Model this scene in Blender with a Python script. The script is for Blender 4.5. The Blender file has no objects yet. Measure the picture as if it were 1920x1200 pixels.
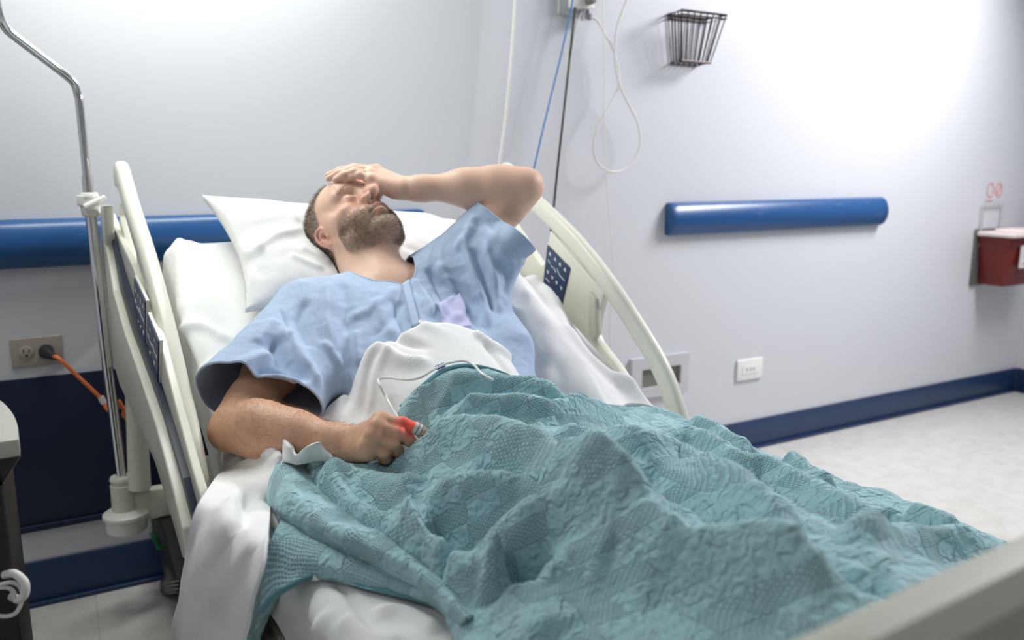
import bpy, bmesh, math, random
import numpy as np
from math import sin, cos, pi, radians
from mathutils import Vector, Matrix
from mathutils.geometry import tessellate_polygon
random.seed(7); RNG = np.random.RandomState(7)
SC = bpy.context.scene; COL = SC.collection
A = lambda *v: np.array(v, float)

# ---------------------------------------------------------------- camera, light, exposure
CAM = A(0, 0, 1.1); PIT = radians(10.55); YAW = radians(28.8); FPX = 1541.0
cd = bpy.data.cameras.new('camera'); cam = bpy.data.objects.new('camera', cd); COL.objects.link(cam)
cam.location = CAM; cam.rotation_euler = (pi/2-PIT, 0, -YAW)
cd.sensor_width = 36; cd.lens = 36*FPX/1920; cd.clip_start = .02
cd.dof.use_dof = True; cd.dof.focus_distance = 1.42; cd.dof.aperture_fstop = 3.2
SC.camera = cam
SC.view_settings.view_transform = 'Standard'; SC.view_settings.look = 'None'
SC.view_settings.exposure = 0.22; SC.view_settings.gamma = 1; SC.view_settings.use_curve_mapping = False
W = bpy.data.worlds.new('world'); SC.world = W; W.use_nodes = True
W.node_tree.nodes['Background'].inputs[0].default_value = (.75, .85, 1, 1)
W.node_tree.nodes['Background'].inputs[1].default_value = .02

def area(name, loc, target, sx, sy, power, col, spread=180):
    d = bpy.data.lights.new(name, 'AREA'); d.shape = 'RECTANGLE'; d.size = sx; d.size_y = sy
    d.energy = power; d.color = col; d.spread = radians(spread)
    o = bpy.data.objects.new(name, d); COL.objects.link(o); o.location = loc
    o.rotation_euler = (Vector(target)-Vector(loc)).to_track_quat('-Z', 'Y').to_euler()
    return o
area('bed_wall_light', (.25, 2.02, 1.95), (.38, 1.75, .6), 1.0, .2, 12.5, (.965, 1, .935))
area('neighbour_bed_light', (3.3, 1.25, 2.35), (1.9, 1.9, .6), .9, .5, 37, (.99, .975, 1), 150)
area('right_fill_light', (3.3, .3, 2.1), (.9, 1.2, .6), .9, .9, 6.5, (.93, .95, 1))  # added fill from the right to lift the blanket and wall, no window
area('upper_left_fill', (-1.1, .7, 2.55), (.3, 1.0, .3), 1.2, 1.2, 7, (1, .97, .93))  # added overhead fill for the dim lower left, not a real fixture

# ---------------------------------------------------------------- helpers
fh = A(sin(YAW), cos(YAW), 0); rt = A(cos(YAW), -sin(YAW), 0)
fw = fh*cos(PIT)-A(0, 0, 1)*sin(PIT); upv = A(0, 0, 1)*cos(PIT)+fh*sin(PIT)
WY = 2.28
TH = radians(2.0); BO = A(.135, 2.08, 0); BU = A(cos(TH), sin(TH), 0); BV = A(sin(TH), -cos(TH), 0)
def ray(x, y): return rt*(x-960)+upv*(600-y)+fw*FPX
def at(x, y, X=None, Y=None, Z=None, u=None):
    """where the sight line of a photo point meets a plane of the room"""
    r = ray(x, y)
    if X is not None: t = X/r[0]
    elif Y is not None: t = Y/r[1]
    elif Z is not None: t = (Z-CAM[2])/r[2]
    else: t = ((BO-CAM)@BU+u)/(r@BU)
    return CAM+r*t
def bed(u, v, z): return BO+BU*u+BV*v+A(0, 0, z)
def uvz(p): q = p-BO; return A(q@BU, q@BV, p[2])
def srgb(r, g, b):
    f = lambda c: (c/255/12.92) if c/255 <= .04045 else ((c/255+.055)/1.055)**2.4
    return (f(r), f(g), f(b), 1)

class N:                                             # tiny node graph helper
    def __init__(s, name, rough=.5, color=(.8, .8, .8, 1), metal=0, spec=.5, **kw):
        s.m = bpy.data.materials.new(name); s.m.use_nodes = True; s.t = s.m.node_tree
        s.b = s.t.nodes['Principled BSDF']; s.set(s.b, 'Base Color', color); s.set(s.b, 'Roughness', rough)
        s.set(s.b, 'Metallic', metal); s.set(s.b, 'Specular IOR Level', spec)
        for k, v in kw.items(): s.set(s.b, k.replace('_', ' '), v)
    def set(s, n, k, v):
        if isinstance(v, bpy.types.NodeSocket): s.t.links.new(v, n.inputs[k])
        else: n.inputs[k].default_value = v
    def n(s, typ, ins=None, out=0, **props):
        x = s.t.nodes.new('ShaderNode'+typ)
        for k, v in props.items(): setattr(x, k, v)
        for k, v in (ins or {}).items(): s.set(x, k, v)
        return x.outputs[out]
    def ma(s, op, a, b=0., c=None):
        ins = {0: a, 1: b}
        if c is not None: ins[2] = c
        return s.n('Math', ins, operation=op)
    def coord(s, k='Object'): return s.n('TexCoord', out={'Object': 3, 'UV': 2, 'Generated': 0}[k])
    def noise(s, scale, detail=3, vec=None, rough=.5, dist=0):
        return s.n('TexNoise', {'Vector': vec if vec is not None else s.coord(), 'Scale': scale, 'Detail': detail, 'Roughness': rough, 'Distortion': dist})
    def mix(s, f, a, b):
        x = s.t.nodes.new('ShaderNodeMix'); x.data_type = 'RGBA'
        s.set(x, 0, f); s.set(x, 6, a); s.set(x, 7, b); return x.outputs[2]
    def ramp(s, f, lo, hi, a=0., b=1.):
        return s.n('MapRange', {0: f, 1: lo, 2: hi, 3: a, 4: b}, interpolation_type='SMOOTHSTEP')
    def color(s, c): s.set(s.b, 'Base Color', c); return s
    def bump(s, h, strength=.3, dist=.002):
        s.set(s.b, 'Normal', s.n('Bump', {'Height': h, 'Strength': strength, 'Distance': dist})); return s
def varied(name, c1, c2, scale=6, bscale=300, bs=.05, **kw):
    n = N(name, **kw); n.color(n.mix(n.noise(scale, 4), c1, c2)); n.bump(n.noise(bscale, 2), bs, .001); return n.m

M = {}
M['wall'] = varied('wall_paint', srgb(211, 213, 219), srgb(215, 217, 222), 1.2, 90, .12, rough=.42, spec=.35)
M['navy'] = varied('navy_panel', srgb(30, 38, 60), srgb(33, 42, 65), 3, 200, .05, rough=.4, spec=.3)
M['navyb'] = varied('navy_base', srgb(36, 56, 92), srgb(40, 61, 98), 3, 200, .05, rough=.35, spec=.4)
n = N('bumper_blue', rough=.3, spec=.5)
sc_ = n.ramp(n.noise(9, 5, n.n('Mapping', {'Vector': n.coord(), 'Scale': (1, 1, 3)}), .7), .62, .72)
n.color(n.mix(n.ma('MULTIPLY', sc_, .35), srgb(34, 82, 136), srgb(150, 170, 205))); M['bumper'] = n.m
M['cream'] = varied('cream_plastic', srgb(222, 222, 208), srgb(227, 227, 214), 4, 700, .08, rough=.33, spec=.45)
M['creamd'] = varied('cream_plastic_matte', srgb(196, 196, 182), srgb(204, 204, 190), 4, 700, .08, rough=.5)
M['white'] = varied('white_plastic', srgb(236, 234, 230), srgb(241, 239, 236), 4, 500, .03, rough=.4)
M['beige'] = varied('taupe_plate', srgb(168, 160, 150), srgb(174, 166, 156), 6, 500, .03, rough=.45)
M['grey'] = varied('grey_plate', srgb(196, 196, 202), srgb(203, 203, 208), 6, 500, .03, rough=.45)
M['greyd'] = varied('dark_recess', srgb(120, 118, 112), srgb(132, 130, 124), 6, 500, .03, rough=.6)
M['black'] = varied('black_rubber', srgb(24, 24, 27), srgb(34, 34, 37), 30, 500, .1, rough=.45)
M['wire'] = varied('brown_black_wire', srgb(52, 44, 44), srgb(70, 60, 60), 60, 500, .05, rough=.35, metal=.6)
M['chrome'] = varied('chrome', (.8, .8, .8, 1), (.84, .84, .84, 1), 6, 500, .01, rough=.12, metal=1)
M['orange'] = varied('orange_cord', srgb(232, 118, 62), srgb(240, 132, 76), 30, 500, .03, rough=.5)
M['bluecord'] = varied('blue_cord', srgb(70, 118, 186), srgb(84, 132, 196), 30, 500, .03, rough=.5)
M['tube'] = varied('clear_white_tube', srgb(226, 226, 222), srgb(232, 232, 228), 30, 500, .02, rough=.3)
M['green'] = varied('green_accent', srgb(20, 120, 62), srgb(24, 132, 70), 30, 500, .02, rough=.4)
M['dark'] = varied('dark_wood_laminate', srgb(34, 28, 26), srgb(44, 36, 32), 20, 300, .05, rough=.5)
M['tabletop'] = varied('speckled_laminate', srgb(176, 176, 164), srgb(190, 190, 178), 180, 500, .02, rough=.45)
M['red'] = varied('sharps_red', srgb(104, 24, 19), srgb(114, 28, 22), 5, 400, .02, rough=.4, Subsurface_Weight=.05)
M['lid'] = varied('sharps_lid', srgb(238, 222, 218), srgb(244, 230, 226), 5, 400, .02, rough=.4)
M['redink'] = varied('red_ink', srgb(222, 92, 80), srgb(226, 100, 88), 5, 400, .01, rough=.5)
M['panelnavy'] = varied('control_panel_navy', srgb(30, 50, 88), srgb(34, 56, 96), 5, 400, .02, rough=.3)
M['darkgrey'] = varied('dark_grey_green_metal', srgb(92, 94, 90), srgb(100, 102, 98), 5, 400, .02, rough=.5)
n = N('vinyl_floor', rough=.3, spec=.4); co = n.coord()
br = n.n('TexBrick', {'Vector': co, 'Color1': srgb(212, 211, 205), 'Color2': srgb(217, 216, 211), 'Mortar': srgb(192, 191, 185), 'Scale': 1., 'Mortar Size': .0016, 'Brick Width': .91, 'Row Height': .91}, offset=0.)
n.color(n.mix(n.ma('MULTIPLY', n.ramp(n.noise(14, 6, co, .7), .35, .75), .45), br, srgb(178, 174, 166))); n.bump(n.noise(60, 3), .06, .001); M['floor'] = n.m

def mesh(name, V, Fc, mat, parent=None, smooth=True, mats=None, fm=None):
    me = bpy.data.meshes.new(name); me.from_pydata([tuple(map(float, v)) for v in V] if not isinstance(V, np.ndarray) else V.tolist(), [], [tuple(map(int, f)) for f in Fc]); me.update()
    for m in (mats or [mat]): me.materials.append(m)
    if smooth: me.polygons.foreach_set('use_smooth', [True]*len(me.polygons))
    if fm is not None: me.polygons.foreach_set('material_index', fm)
    o = bpy.data.objects.new(name, me); COL.objects.link(o)
    if parent is not None:
        o.parent = parent
        if parent.type != 'EMPTY' or True: o.matrix_parent_inverse = WM[parent.name].inverted() if parent.name in WM else Matrix()
    return o
WM = {}
def tag(o, label=None, cat=None, group=None, kind=None):
    if label: o['label'] = label
    if cat: o['category'] = cat
    if group: o['group'] = group
    if kind: o['kind'] = kind
    return o
def empty(name, loc, rz=0, **k):
    o = bpy.data.objects.new(name, None); COL.objects.link(o); o.location = loc; o.rotation_euler = (0, 0, rz)
    o.empty_display_size = .05
    WM[o.name] = Matrix.Translation(Vector(loc)) @ Matrix.Rotation(rz, 4, 'Z')
    return tag(o, **k)
def cr(P, n=8, closed=False):                          # Catmull-Rom
    P = [np.array(p, float) for p in P]
    if len(P) < 3: return [P[0]+(P[-1]-P[0])*i/n for i in range(n+1)]
    out = []; m = len(P)
    for i in range(m if closed else m-1):
        if closed: a, b, c, d = P[i-1], P[i], P[(i+1) % m], P[(i+2) % m]
        else: a, b, c, d = P[max(i-1, 0)], P[i], P[i+1], P[min(i+2, m-1)]
        for j in range(n):
            t = j/n; out.append(.5*((2*b)+(c-a)*t+(2*a-5*b+4*c-d)*t*t+(3*b-a-3*c+d)*t**3))
    if not closed: out.append(P[-1])
    return out
class MB:
    def __init__(s): s.V = []; s.F = []; s.M = []
    def add(s, V, Fc, mi=0):
        o = len(s.V); s.V += [tuple(map(float, v)) for v in V]; s.F += [tuple(i+o for i in f) for f in Fc]; s.M += [mi]*len(Fc); return s
    def tube(s, P, r, n=12, closed=False, sm=0, mi=0, prof=None, side=None, cap=True):
        if sm: P = cr(P, sm, closed)
        P = [np.array(p, float) for p in P]; m = len(P); R = r if hasattr(r, '__len__') else [r]*m
        if len(R) != m: R = np.interp(np.linspace(0, 1, m), np.linspace(0, 1, len(R)), R)
        V = []; N0 = None
        for i in range(m):
            T = (P[(i+1) % m]-P[i-1]) if closed else (P[min(i+1, m-1)]-P[max(i-1, 0)])
            T = T/(np.linalg.norm(T)+1e-12)
            if side is not None: N0 = np.array(side, float)
            elif N0 is None: N0 = np.cross(T, [0, 0, 1.] if abs(T[2]) < .9 else [1., 0, 0])
            N0 = N0-T*(N0@T); N0 /= np.linalg.norm(N0)+1e-12; B = np.cross(T, N0)
            for j in range(n):
                a = 2*pi*j/n
                if prof: ca, sa = cos(a), sin(a); e = prof[2]; x = prof[0]*np.sign(ca)*abs(ca)**e; y = prof[1]*np.sign(sa)*abs(sa)**e
                else: x, y = cos(a), sin(a)
                V.append(P[i]+R[i]*(N0*x+B*y))
        Fc = []
        for i in range(m if closed else m-1):
            for j in range(n):
                a = i*n+j; b = i*n+(j+1) % n; c = ((i+1) % m)*n+(j+1) % n; d = ((i+1) % m)*n+j; Fc.append((a, d, c, b))
        if not closed and cap: Fc.append(tuple(range(n))); Fc.append(tuple(range((m-1)*n+n-1, (m-1)*n-1, -1)))
        return s.add(V, Fc, mi)
    def box(s, lo, hi, mi=0, fr=None):                  # fr: function mapping local to world
        x0, y0, z0 = lo; x1, y1, z1 = hi
        V = [(x, y, z) for x in (x0, x1) for y in (y0, y1) for z in (z0, z1)]
        if fr: V = [fr(*v) for v in V]
        return s.add(V, [(0, 1, 3, 2), (4, 6, 7, 5), (0, 4, 5, 1), (2, 3, 7, 6), (0, 2, 6, 4), (1, 5, 7, 3)], mi)
    def prism(s, poly, fr, a, b, mi=0):                 # poly 2-D, fr(w, p, q) -> world, w from a to b
        k = len(poly); V = [fr(a, *p) for p in poly]+[fr(b, *p) for p in poly]
        t = tessellate_polygon([[Vector((p[0], p[1], 0)) for p in poly]])
        Fc = [tuple(x) for x in t]+[tuple(i+k for i in x[::-1]) for x in t]+[(i, (i+1) % k, (i+1) % k+k, i+k) for i in range(k)]
        return s.add(V, Fc, mi)
    def lathe(s, prof, c, axis=(0, 0, 1), n=24, mi=0):
        ax = Vector(axis).normalized(); q = ax.to_track_quat('Z', 'Y'); V = []
        for r, h in prof:
            for j in range(n): V.append(Vector(c)+q @ Vector((r*cos(2*pi*j/n), r*sin(2*pi*j/n), h)))
        Fc = [(i*n+j, i*n+(j+1) % n, (i+1)*n+(j+1) % n, (i+1)*n+j) for i in range(len(prof)-1) for j in range(n)]
        Fc += [tuple(range(n))[::-1], tuple(range((len(prof)-1)*n, len(prof)*n))]
        return s.add(V, Fc, mi)
    def build(s, name, mats, parent=None, smooth=True, bevel=0, seg=3, sharp=35):
        mats = mats if isinstance(mats, list) else [mats]
        o = mesh(name, s.V, s.F, None, parent, smooth, mats, s.M)
        bm = bmesh.new(); bm.from_mesh(o.data); bmesh.ops.recalc_face_normals(bm, faces=bm.faces)
        if bevel:
            bmesh.ops.remove_doubles(bm, verts=bm.verts, dist=1e-6)
            es = [e for e in bm.edges if len(e.link_faces) == 2 and e.calc_face_angle() > radians(25)]
            bmesh.ops.bevel(bm, geom=es, offset=bevel, segments=seg, profile=.5, affect='EDGES', clamp_overlap=True)
            if smooth:
                for f in bm.faces: f.smooth = True
        bm.to_mesh(o.data); bm.free()
        if smooth:
            try: o.data.set_sharp_from_angle(angle=radians(sharp))
            except Exception: pass
        return o
ID = lambda x, y, z: A(x, y, z)
BEDF = lambda u, v, z: bed(u, v, z)

# ---------------------------------------------------------------- the room
XR, XL, YB, ZC = 4.12, -1.9, -3.0, 2.7
def struct(name, mb, mat, **k): o = mb.build(name, mat, **k); o['kind'] = 'structure'; return o
struct('floor', MB().box((XL, YB, -.05), (XR, WY, 0)), M['floor'], smooth=False)
struct('ceiling', MB().box((XL, YB, ZC), (XR, WY, ZC+.05)), M['wall'], smooth=False)
struct('wall_head', MB().box((XL-.1, WY, -.05), (XR+.1, WY+.1, ZC)), M['wall'], smooth=False)
struct('wall_right', MB().box((XR, YB, -.05), (XR+.1, WY, ZC)), M['wall'], smooth=False)
struct('wall_left', MB().box((XL-.1, YB, -.05), (XL, WY, ZC)), M['wall'], smooth=False)
struct('wall_back', MB().box((XL, YB-.1, -.05), (XR, YB, ZC)), M['wall'], smooth=False)
struct('baseboard_head', MB().box((XL, WY-.008, .004), (XR-.008, WY, .118)).box((XL, WY-.02, .0), (XR-.008, WY-.008, .012)), M['navyb'], bevel=.003)
struct('baseboard_right', MB().box((XR-.008, YB, .004), (XR, WY-.008, .118)).box((XR-.02, YB, .0), (XR-.008, WY-.008, .012)), M['navyb'], bevel=.003)
mb = MB().box((XL, WY-.006, .215), (1.0, WY, .593)); mb.box((XL, WY-.014, .200), (1.0, WY, .216))
tag(mb.build('wall_panel', M['navy'], bevel=.002), 'wide dark navy wall protection panel low behind the bed', 'wall panel')
def bumper(x0, x1, z0, z1, label):
    c = (z0+z1)/2; h = (z1-z0)/2; prof = [(-.0, h), (.016, h*.98), (.03, h*.8), (.042, h*.4), (.046, 0), (.042, -h*.4), (.03, -h*.8), (.016, -h*.98), (0, -h)]
    prof = [tuple(p) for p in cr([A(*p) for p in prof], 3)]
    t = empty('wall_bumper', ((x0+x1)/2, WY, z0)); tag(t, label, 'wall bumper')
    mb = MB(); k = len(prof); V = [(x, WY-.001-p[0], c+p[1]) for x in (x0+.03, x1-.03) for p in prof]
    mb.add(V, [(i, i+1, k+i+1, k+i) for i in range(k-1)]+[tuple(range(k)), tuple(range(k, 2*k))]); mb.build('bumper_cover', M['bumper'], t)
    for a, b, s in ((x0, x0+.029, 1), (x1, x1-.029, 1)):
        V = []
        xs = [(b, 1.03), (b+(a-b)*.5, 1.02), (b+(a-b)*.85, .96), (a, .82)]
        for x, sc in xs: V += [(x, WY-.001-p[0]*sc, c+p[1]*min(sc, 1.0)) for p in prof]
        mb = MB().add(V, [(j*k+i, j*k+i+1, (j+1)*k+i+1, (j+1)*k+i) for j in range(3) for i in range(k-1)]+[tuple(range(k)), tuple(range(3*k, 4*k))])
        mb.build('end_cap', M['bumper'], t)
bumper(1.865, 3.0, .862, .978, 'short blue padded wall bumper with scuffs right of the bed')
bumper(XL+.02, .95, .862, .978, 'long blue padded wall bumper running behind the head of the bed')

# ---------------------------------------------------------------- bed
B = empty('hospital_bed', tuple(bed(.5, 1.0, 0)), TH); tag(B, 'cream plastic hospital bed with raised back section and curved side rails', 'bed')
OUT = [(.0, 1.06), (.012, 1.088), (.035, 1.082), (.10, 1.045), (.167, 1.008), (.346, .922), (.495, .828), (.610, .738), (.705, .652), (.765, .557), (.785, .48)]
PL = [(.0, 1.02), (.0, .99), (.121, .905), (.222, .836), (.236, .846), (.262, .935), (.50, .80), (.478, .75), (.468, .69), (.480, .675), (.559, .628), (.649, .558), (.70, .49), (.60, .47), (.528, .545), (.42, .590), (.303, .655), (.153, .718), (.054, .752), (.0, .80), (-.012, .9)]
def rail(u0, inner):
    s = 1 if inner > 0 else -1                       # direction of the side facing the patient
    fr = lambda w, v, z: bed(u0+w, v, z)
    # plate is the rail part itself
    mb = MB().prism(PL, fr, -.011, .011)
    P = mb.build('side_rail', M['cream'], B, bevel=.004)
    path = cr([bed(u0, v, z) for v, z in OUT], 8)
    MB().tube(path, 1, 20, prof=(.0165, .024, .75), side=BU).build('grip_rail', M['cream'], P)
    return P, fr
def icons(mb, poly, w, fr, n, mi=1):
    a, b, c, d = [A(*p) for p in poly]                # four corners clockwise: a b / d c
    L = lambda s, t: (a*(1-s)+b*s)*(1-t)+(d*(1-s)+c*s)*t
    def tri(s, t, r, up):
        p = [L(s-r, t+r*.7*up), L(s+r, t+r*.7*up), L(s, t-r*.9*up)]
        mb.prism([tuple(x) for x in p], fr, w, w+.0006*np.sign(w), mi)
    def bar(s0, t0, s1, t1, h):
        p = [L(s0, t0-h), L(s1, t1-h), L(s1, t1+h), L(s0, t0+h)]
        mb.prism([tuple(x) for x in p], fr, w, w+.0006*np.sign(w), mi)
    for s in ((.16, .4, .62, .85) if n == 4 else (.3, .7)):
        tri(s, .13, .055, 1); tri(s, .62, .055, -1)
    bar(.10, .32, .22, .36, .012); bar(.26, .38, .36, .38, .012); bar(.40, .36, .52, .40, .016); bar(.54, .30, .68, .38, .012)
    bar(.68, .38, .92, .38, .012); bar(.1, .8, .3, .8, .012); bar(.44, .86, .5, .94, .01); bar(.53, .86, .6, .94, .01); bar(.8, .86, .9, .96, .018)
M['icon'] = varied('pale_print', srgb(214, 222, 230), srgb(220, 228, 234), 5, 300, .01, rough=.5)
# far rail, seen from the patient's side
P, fr = rail(1.0, -1); P['label'] = 'side rail on the far side of the bed with a navy control panel'
FP = [(.255, .897), (.360, .847), (.322, .742), (.236, .793)]
mb = MB().prism(FP, fr, -.0145, -.010); icons(mb, FP, -.0145, fr, 4)
mb.build('control_panel', [M['panelnavy'], M['icon']], P, smooth=False)
HN = [(.452, .80), (.480, .783), (.487, .70), (.470, .675), (.452, .688)]
MB().prism(HN, fr, -.022, -.005).build('release_handle', M['creamd'], P, bevel=.004)
mb = MB()
for v, z in ((.16, .728), (.31, .665), (.44, .60)): MB().lathe([(.013, 0), (.015, .006), (.015, .012), (.01, .014)], bed(.986, v, z), -BU).build('mounting_boss', M['greyd'], P)
# near rail, seen edge-on from outside
P, fr = rail(-.0, 1); P['label'] = 'side rail on the near side of the bed with two dark control panels'
def pxpoly(pts, u): return [tuple(uvz(at(x, y, u=u))[1:]) for x, y in pts]
for pts, nn in (([(254, 521), (275, 566), (276, 671), (255, 628)], 4), ([(279, 590), (300, 640), (299, 730), (279, 684)], 2)):
    q = pxpoly(pts, -.024); g = [tuple(A(*p)+(A(*p)-sum(A(*k) for k in q)/4)*.07) for p in q]
    mb = MB().prism(g, fr, -.025, -.020, 2).prism(q, fr, -.027, -.0235); icons(mb, q, -.027, fr, nn)
    mb.build('control_panel', [M['panelnavy'], M['icon'], M['white']], P, smooth=False)
fl = pxpoly([(190, 385), (189, 470), (190, 553), (203, 640), (226, 722), (262, 800), (292, 866), (318, 950), (345, 1046), (352, 1050), (344, 990), (326, 916), (292, 790), (262, 700), (234, 620), (213, 545), (199, 460), (196, 385)], -.045)
MB().prism(fl, fr, -.047, -.027).build('outer_flange', M['cream'], P, bevel=.003)
nv = pxpoly([(199, 432), (206, 500), (222, 570), (250, 662), (284, 770), (318, 896), (350, 1010), (374, 1010), (346, 896), (309, 770), (275, 662), (246, 570), (225, 500), (208, 432)], -.030)
MB().prism(nv, fr, -.032, -.022).build('navy_trim', M['navy'], P, smooth=False)
ip = pxpoly([(206, 400), (217, 430), (250, 500), (300, 640), (330, 760), (362, 880), (386, 960), (372, 1040), (356, 1010), (346, 896), (311, 770), (277, 662), (248, 570), (227, 500), (210, 432)], -.020)
MB().prism(ip, fr, -.0215, -.008).build('inner_panel', M['cream'], P, bevel=.003)
# head and foot boards
def board(v, th, zt, z0, name, arch=.03, u0=.02, u1=.98):
    us = np.linspace(u0, u1, 25); mb = MB(); V = []
    prof = [(-th*.5, z0), (-th*.5, zt-.03), (-th*.45, zt-.012), (-th*.2, zt-.001), (0, zt), (th*.2, zt-.001), (th*.45, zt-.012), (th*.5, zt-.03), (th*.5, z0)]
    for u in us:
        e = min(1, min(u-u0, u1-u)/.08); dz = -arch*(1-math.sqrt(max(0, 1-(1-e)**2))) + .012*(1-((u-.5)/.5)**2)
        for a, z in prof: V.append(bed(u, v+a, z+dz if z > z0 else z))
    k = len(prof)
    mb.add(V, [(i*k+j, i*k+j+1, (i+1)*k+j+1, (i+1)*k+j) for i in range(len(us)-1) for j in range(k-1)]+[tuple(range(k)), tuple(range(24*k, 25*k))]+[(i*k, (i+1)*k, (i+1)*k+k-1, i*k+k-1) for i in range(len(us)-1)])
    return mb.build(name, M['creamd' if name == 'footboard' else 'cream'], B)  # darker cream puts the shade of the footboard's outer face into its colour
board(-.05, .035, .964, .45, 'headboard', .02, .40, .83)
board(1.84, .05, .868, .32, 'footboard', .10)
mb = MB()
mb.box((.06, .02, .30), (.94, .66, .40), fr=BEDF); mb.box((.06, .66, .30), (.94, 1.80, .40), fr=BEDF)
mb.box((.15, .1, .16), (.25, 1.7, .30), fr=BEDF); mb.box((.75, .1, .16), (.85, 1.7, .30), fr=BEDF)
mb.build('bed_frame', M['creamd'], B, bevel=.01)
def zdeck(v): return .40 if v > .72 else .40+(.72-v)*.60
mb = MB(); V = []
for v in (0.02, .72, 1.8):
    V += [bed(.09, v, zdeck(v)), bed(.91, v, zdeck(v)), bed(.91, v, zdeck(v)-.03), bed(.09, v, zdeck(v)-.03)]
mb.add(V, [(i*4+j, i*4+(j+1) % 4, i*4+4+(j+1) % 4, i*4+4+j) for i in (0, 1) for j in range(4)]+[(0, 1, 2, 3), (8, 9, 10, 11)])
mb.build('deck', M['creamd'], B, bevel=.004)
for u, v in ((.2, .16), (.8, .16), (.2, 1.62), (.8, 1.62)):
    mb = MB(); c = bed(u, v, .065); mb.tube([c-BU*.014, c+BU*.014], .062, 28, mi=0); mb.tube([c-BU*.024, c+BU*.024], .02, 14, mi=1); mb.box((u-.03, v-.03, .11), (u+.03, v+.03, .18), 1, BEDF)
    mb.build('caster', [M['black'], M['creamd']], B, bevel=.002)
# IV pole socket, roller bumper and its arm at the head corner
S0 = at(228, 893, Y=2.12); S1 = at(237, 968, Y=2.12)
mb = MB(); mb.lathe([(.018, 0), (.026, 0), (.028, -.006), (.026, -.012), (.026, -.018), (.028, -.02), (.028, -.14), (.02, -.15)][::-1], S0, (0, 0, 1)); mb.build('pole_socket', M['cream'], B)
mb = MB(); mb.lathe([(.036, -.05), (.046, -.042), (.047, -.012), (.053, -.008), (.053, 0), (.045, .006), (.03, .01)], S1+A(0, 0, .01)); mb.build('roller_bumper', M['white'], B)
mb = MB(); a = S0+A(.0, 0, -.075); mb.box((a[0]+.015, a[1]-.015, a[2]-.045), (a[0]+.21, a[1]+.015, a[2]+.035)); mb.build('corner_arm', M['cream'], B, bevel=.008)
a = at(262, 915, Y=2.10); b = at(246, 560, Y=2.10); MB().tube([a, a+(b-a)*.3, b], [.026, .024, .018], 20).build('lift_post', M['cream'], B)
# brake pedal
pd = [(265, 965), (285, 962), (306, 972), (318, 1010), (330, 1060), (338, 1085), (338, 1112), (308, 1116), (306, 1088), (315, 1080), (308, 1040), (290, 1000), (268, 984)]
q = pxpoly(pd, .03); MB().prism(q, lambda w, v, z: bed(w, v, z), .02, .09).build('brake_pedal', M['black'], B, bevel=.006)
mb = MB()
for k in range(3): mb.tube([at(311, 1093+k*7, u=.018), at(335, 1089+k*7, u=.018)], .0022, 8)
mb.build('pedal_ridge', M['greyd'], B)
q = pxpoly([(282, 998), (292, 1003), (302, 1030), (297, 1030)], .018); MB().prism(q, lambda w, v, z: bed(w, v, z), .014, .022).build('green_pedal_mark', M['green'], B, smooth=False)

# ---------------------------------------------------------------- IV pole
pl = [at(228, 893, Y=2.12)-A(0, 0, .06), at(228, 893, Y=2.12), at(214, 780, Y=2.12), at(196, 640, Y=2.12), at(172, 420, Y=2.12), at(163, 330, Y=2.12), at(150, 200, Y=2.11), at(146, 178, Y=2.11), at(140, 158, Y=2.105), at(128, 145, Y=2.10), at(100, 123, Y=2.09), at(30, 70, Y=2.05), at(12, 54, Y=2.04), at(2, 36, Y=2.03), at(-6, 8, Y=2.02), at(-14, -40, Y=2.0)]
ivp = empty('iv_pole', tuple(pl[0])); tag(ivp, 'bent chrome pole rising from the socket at the head corner of the bed', 'pole')
MB().tube(pl[:6], .0122, 20, sm=4).build('lower_tube', M['chrome'], ivp)
MB().tube(pl[4:], .0098, 18, sm=4).build('upper_tube', M['chrome'], ivp)
c = at(169, 384, Y=2.12)
mb = MB(); mb.lathe([(.013, -.028), (.019, -.024), (.021, 0), (.019, .012), (.021, .018), (.017, .028)], c); mb.box((c[0]-.026, c[1]-.016, c[2]-.002), (c[0]+.02, c[1]+.016, c[2]+.022))
mb.tube([c+A(-.012, -.022, -.006), c+A(.032, -.024, .018)], [.009, .006], 10); mb.build('clamp_knob', M['white'], ivp, bevel=.002)

# ---------------------------------------------------------------- wall fittings
t = empty('outlet_plate', (-.073, WY, .62)); tag(t, 'taupe double socket plate on the wall left of the bed', 'electrical outlet')
MB().box((-.128, WY-.006, .621), (-.018, WY-.0005, .693)).build('cover_plate', M['beige'], t, bevel=.003)
for cx in (-.095, -.053):
    mb = MB(); mb.lathe([(.0165, 0), (.0165, .002), (.015, .003)], (cx, WY-.006, .657), (0, -1, 0), mi=0)
    for dx, dz in ((-.006, .004), (.006, .004)): mb.box((cx+dx-.001, WY-.0096, .657+dz-.004), (cx+dx+.001, WY-.009, .657+dz+.004), 1)
    mb.lathe([(.0025, 0), (.0025, .0008)], (cx, WY-.009, .649), (0, -1, 0), 12, 1); mb.build('socket', [M['beige'], M['black']], t)
t = empty('power_cord', (-.05, WY-.01, .62)); tag(t, 'orange power cord with grey plug in the left wall socket', 'power cord')
pg = A(-.053, WY-.010, .657); d = A(.6, -.75, -.25); d /= np.linalg.norm(d)
MB().tube([pg+A(0, .001, 0), pg+A(0, -.02, 0), pg+A(.004, -.03, -.002)+d*.006, pg+A(.004, -.03, -.002)+d*.03], [.017, .016, .011, .006], 18).build('plug', M['black'], t)
q = [pg+A(.004, -.03, -.002)+d*.02, at(110, 672, Y=2.2), at(140, 700, Y=2.2), at(170, 728, Y=2.2), at(191, 748, Y=2.2)]
MB().tube(q, .0048, 12, sm=6).build('cord', M['orange'], t)
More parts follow.
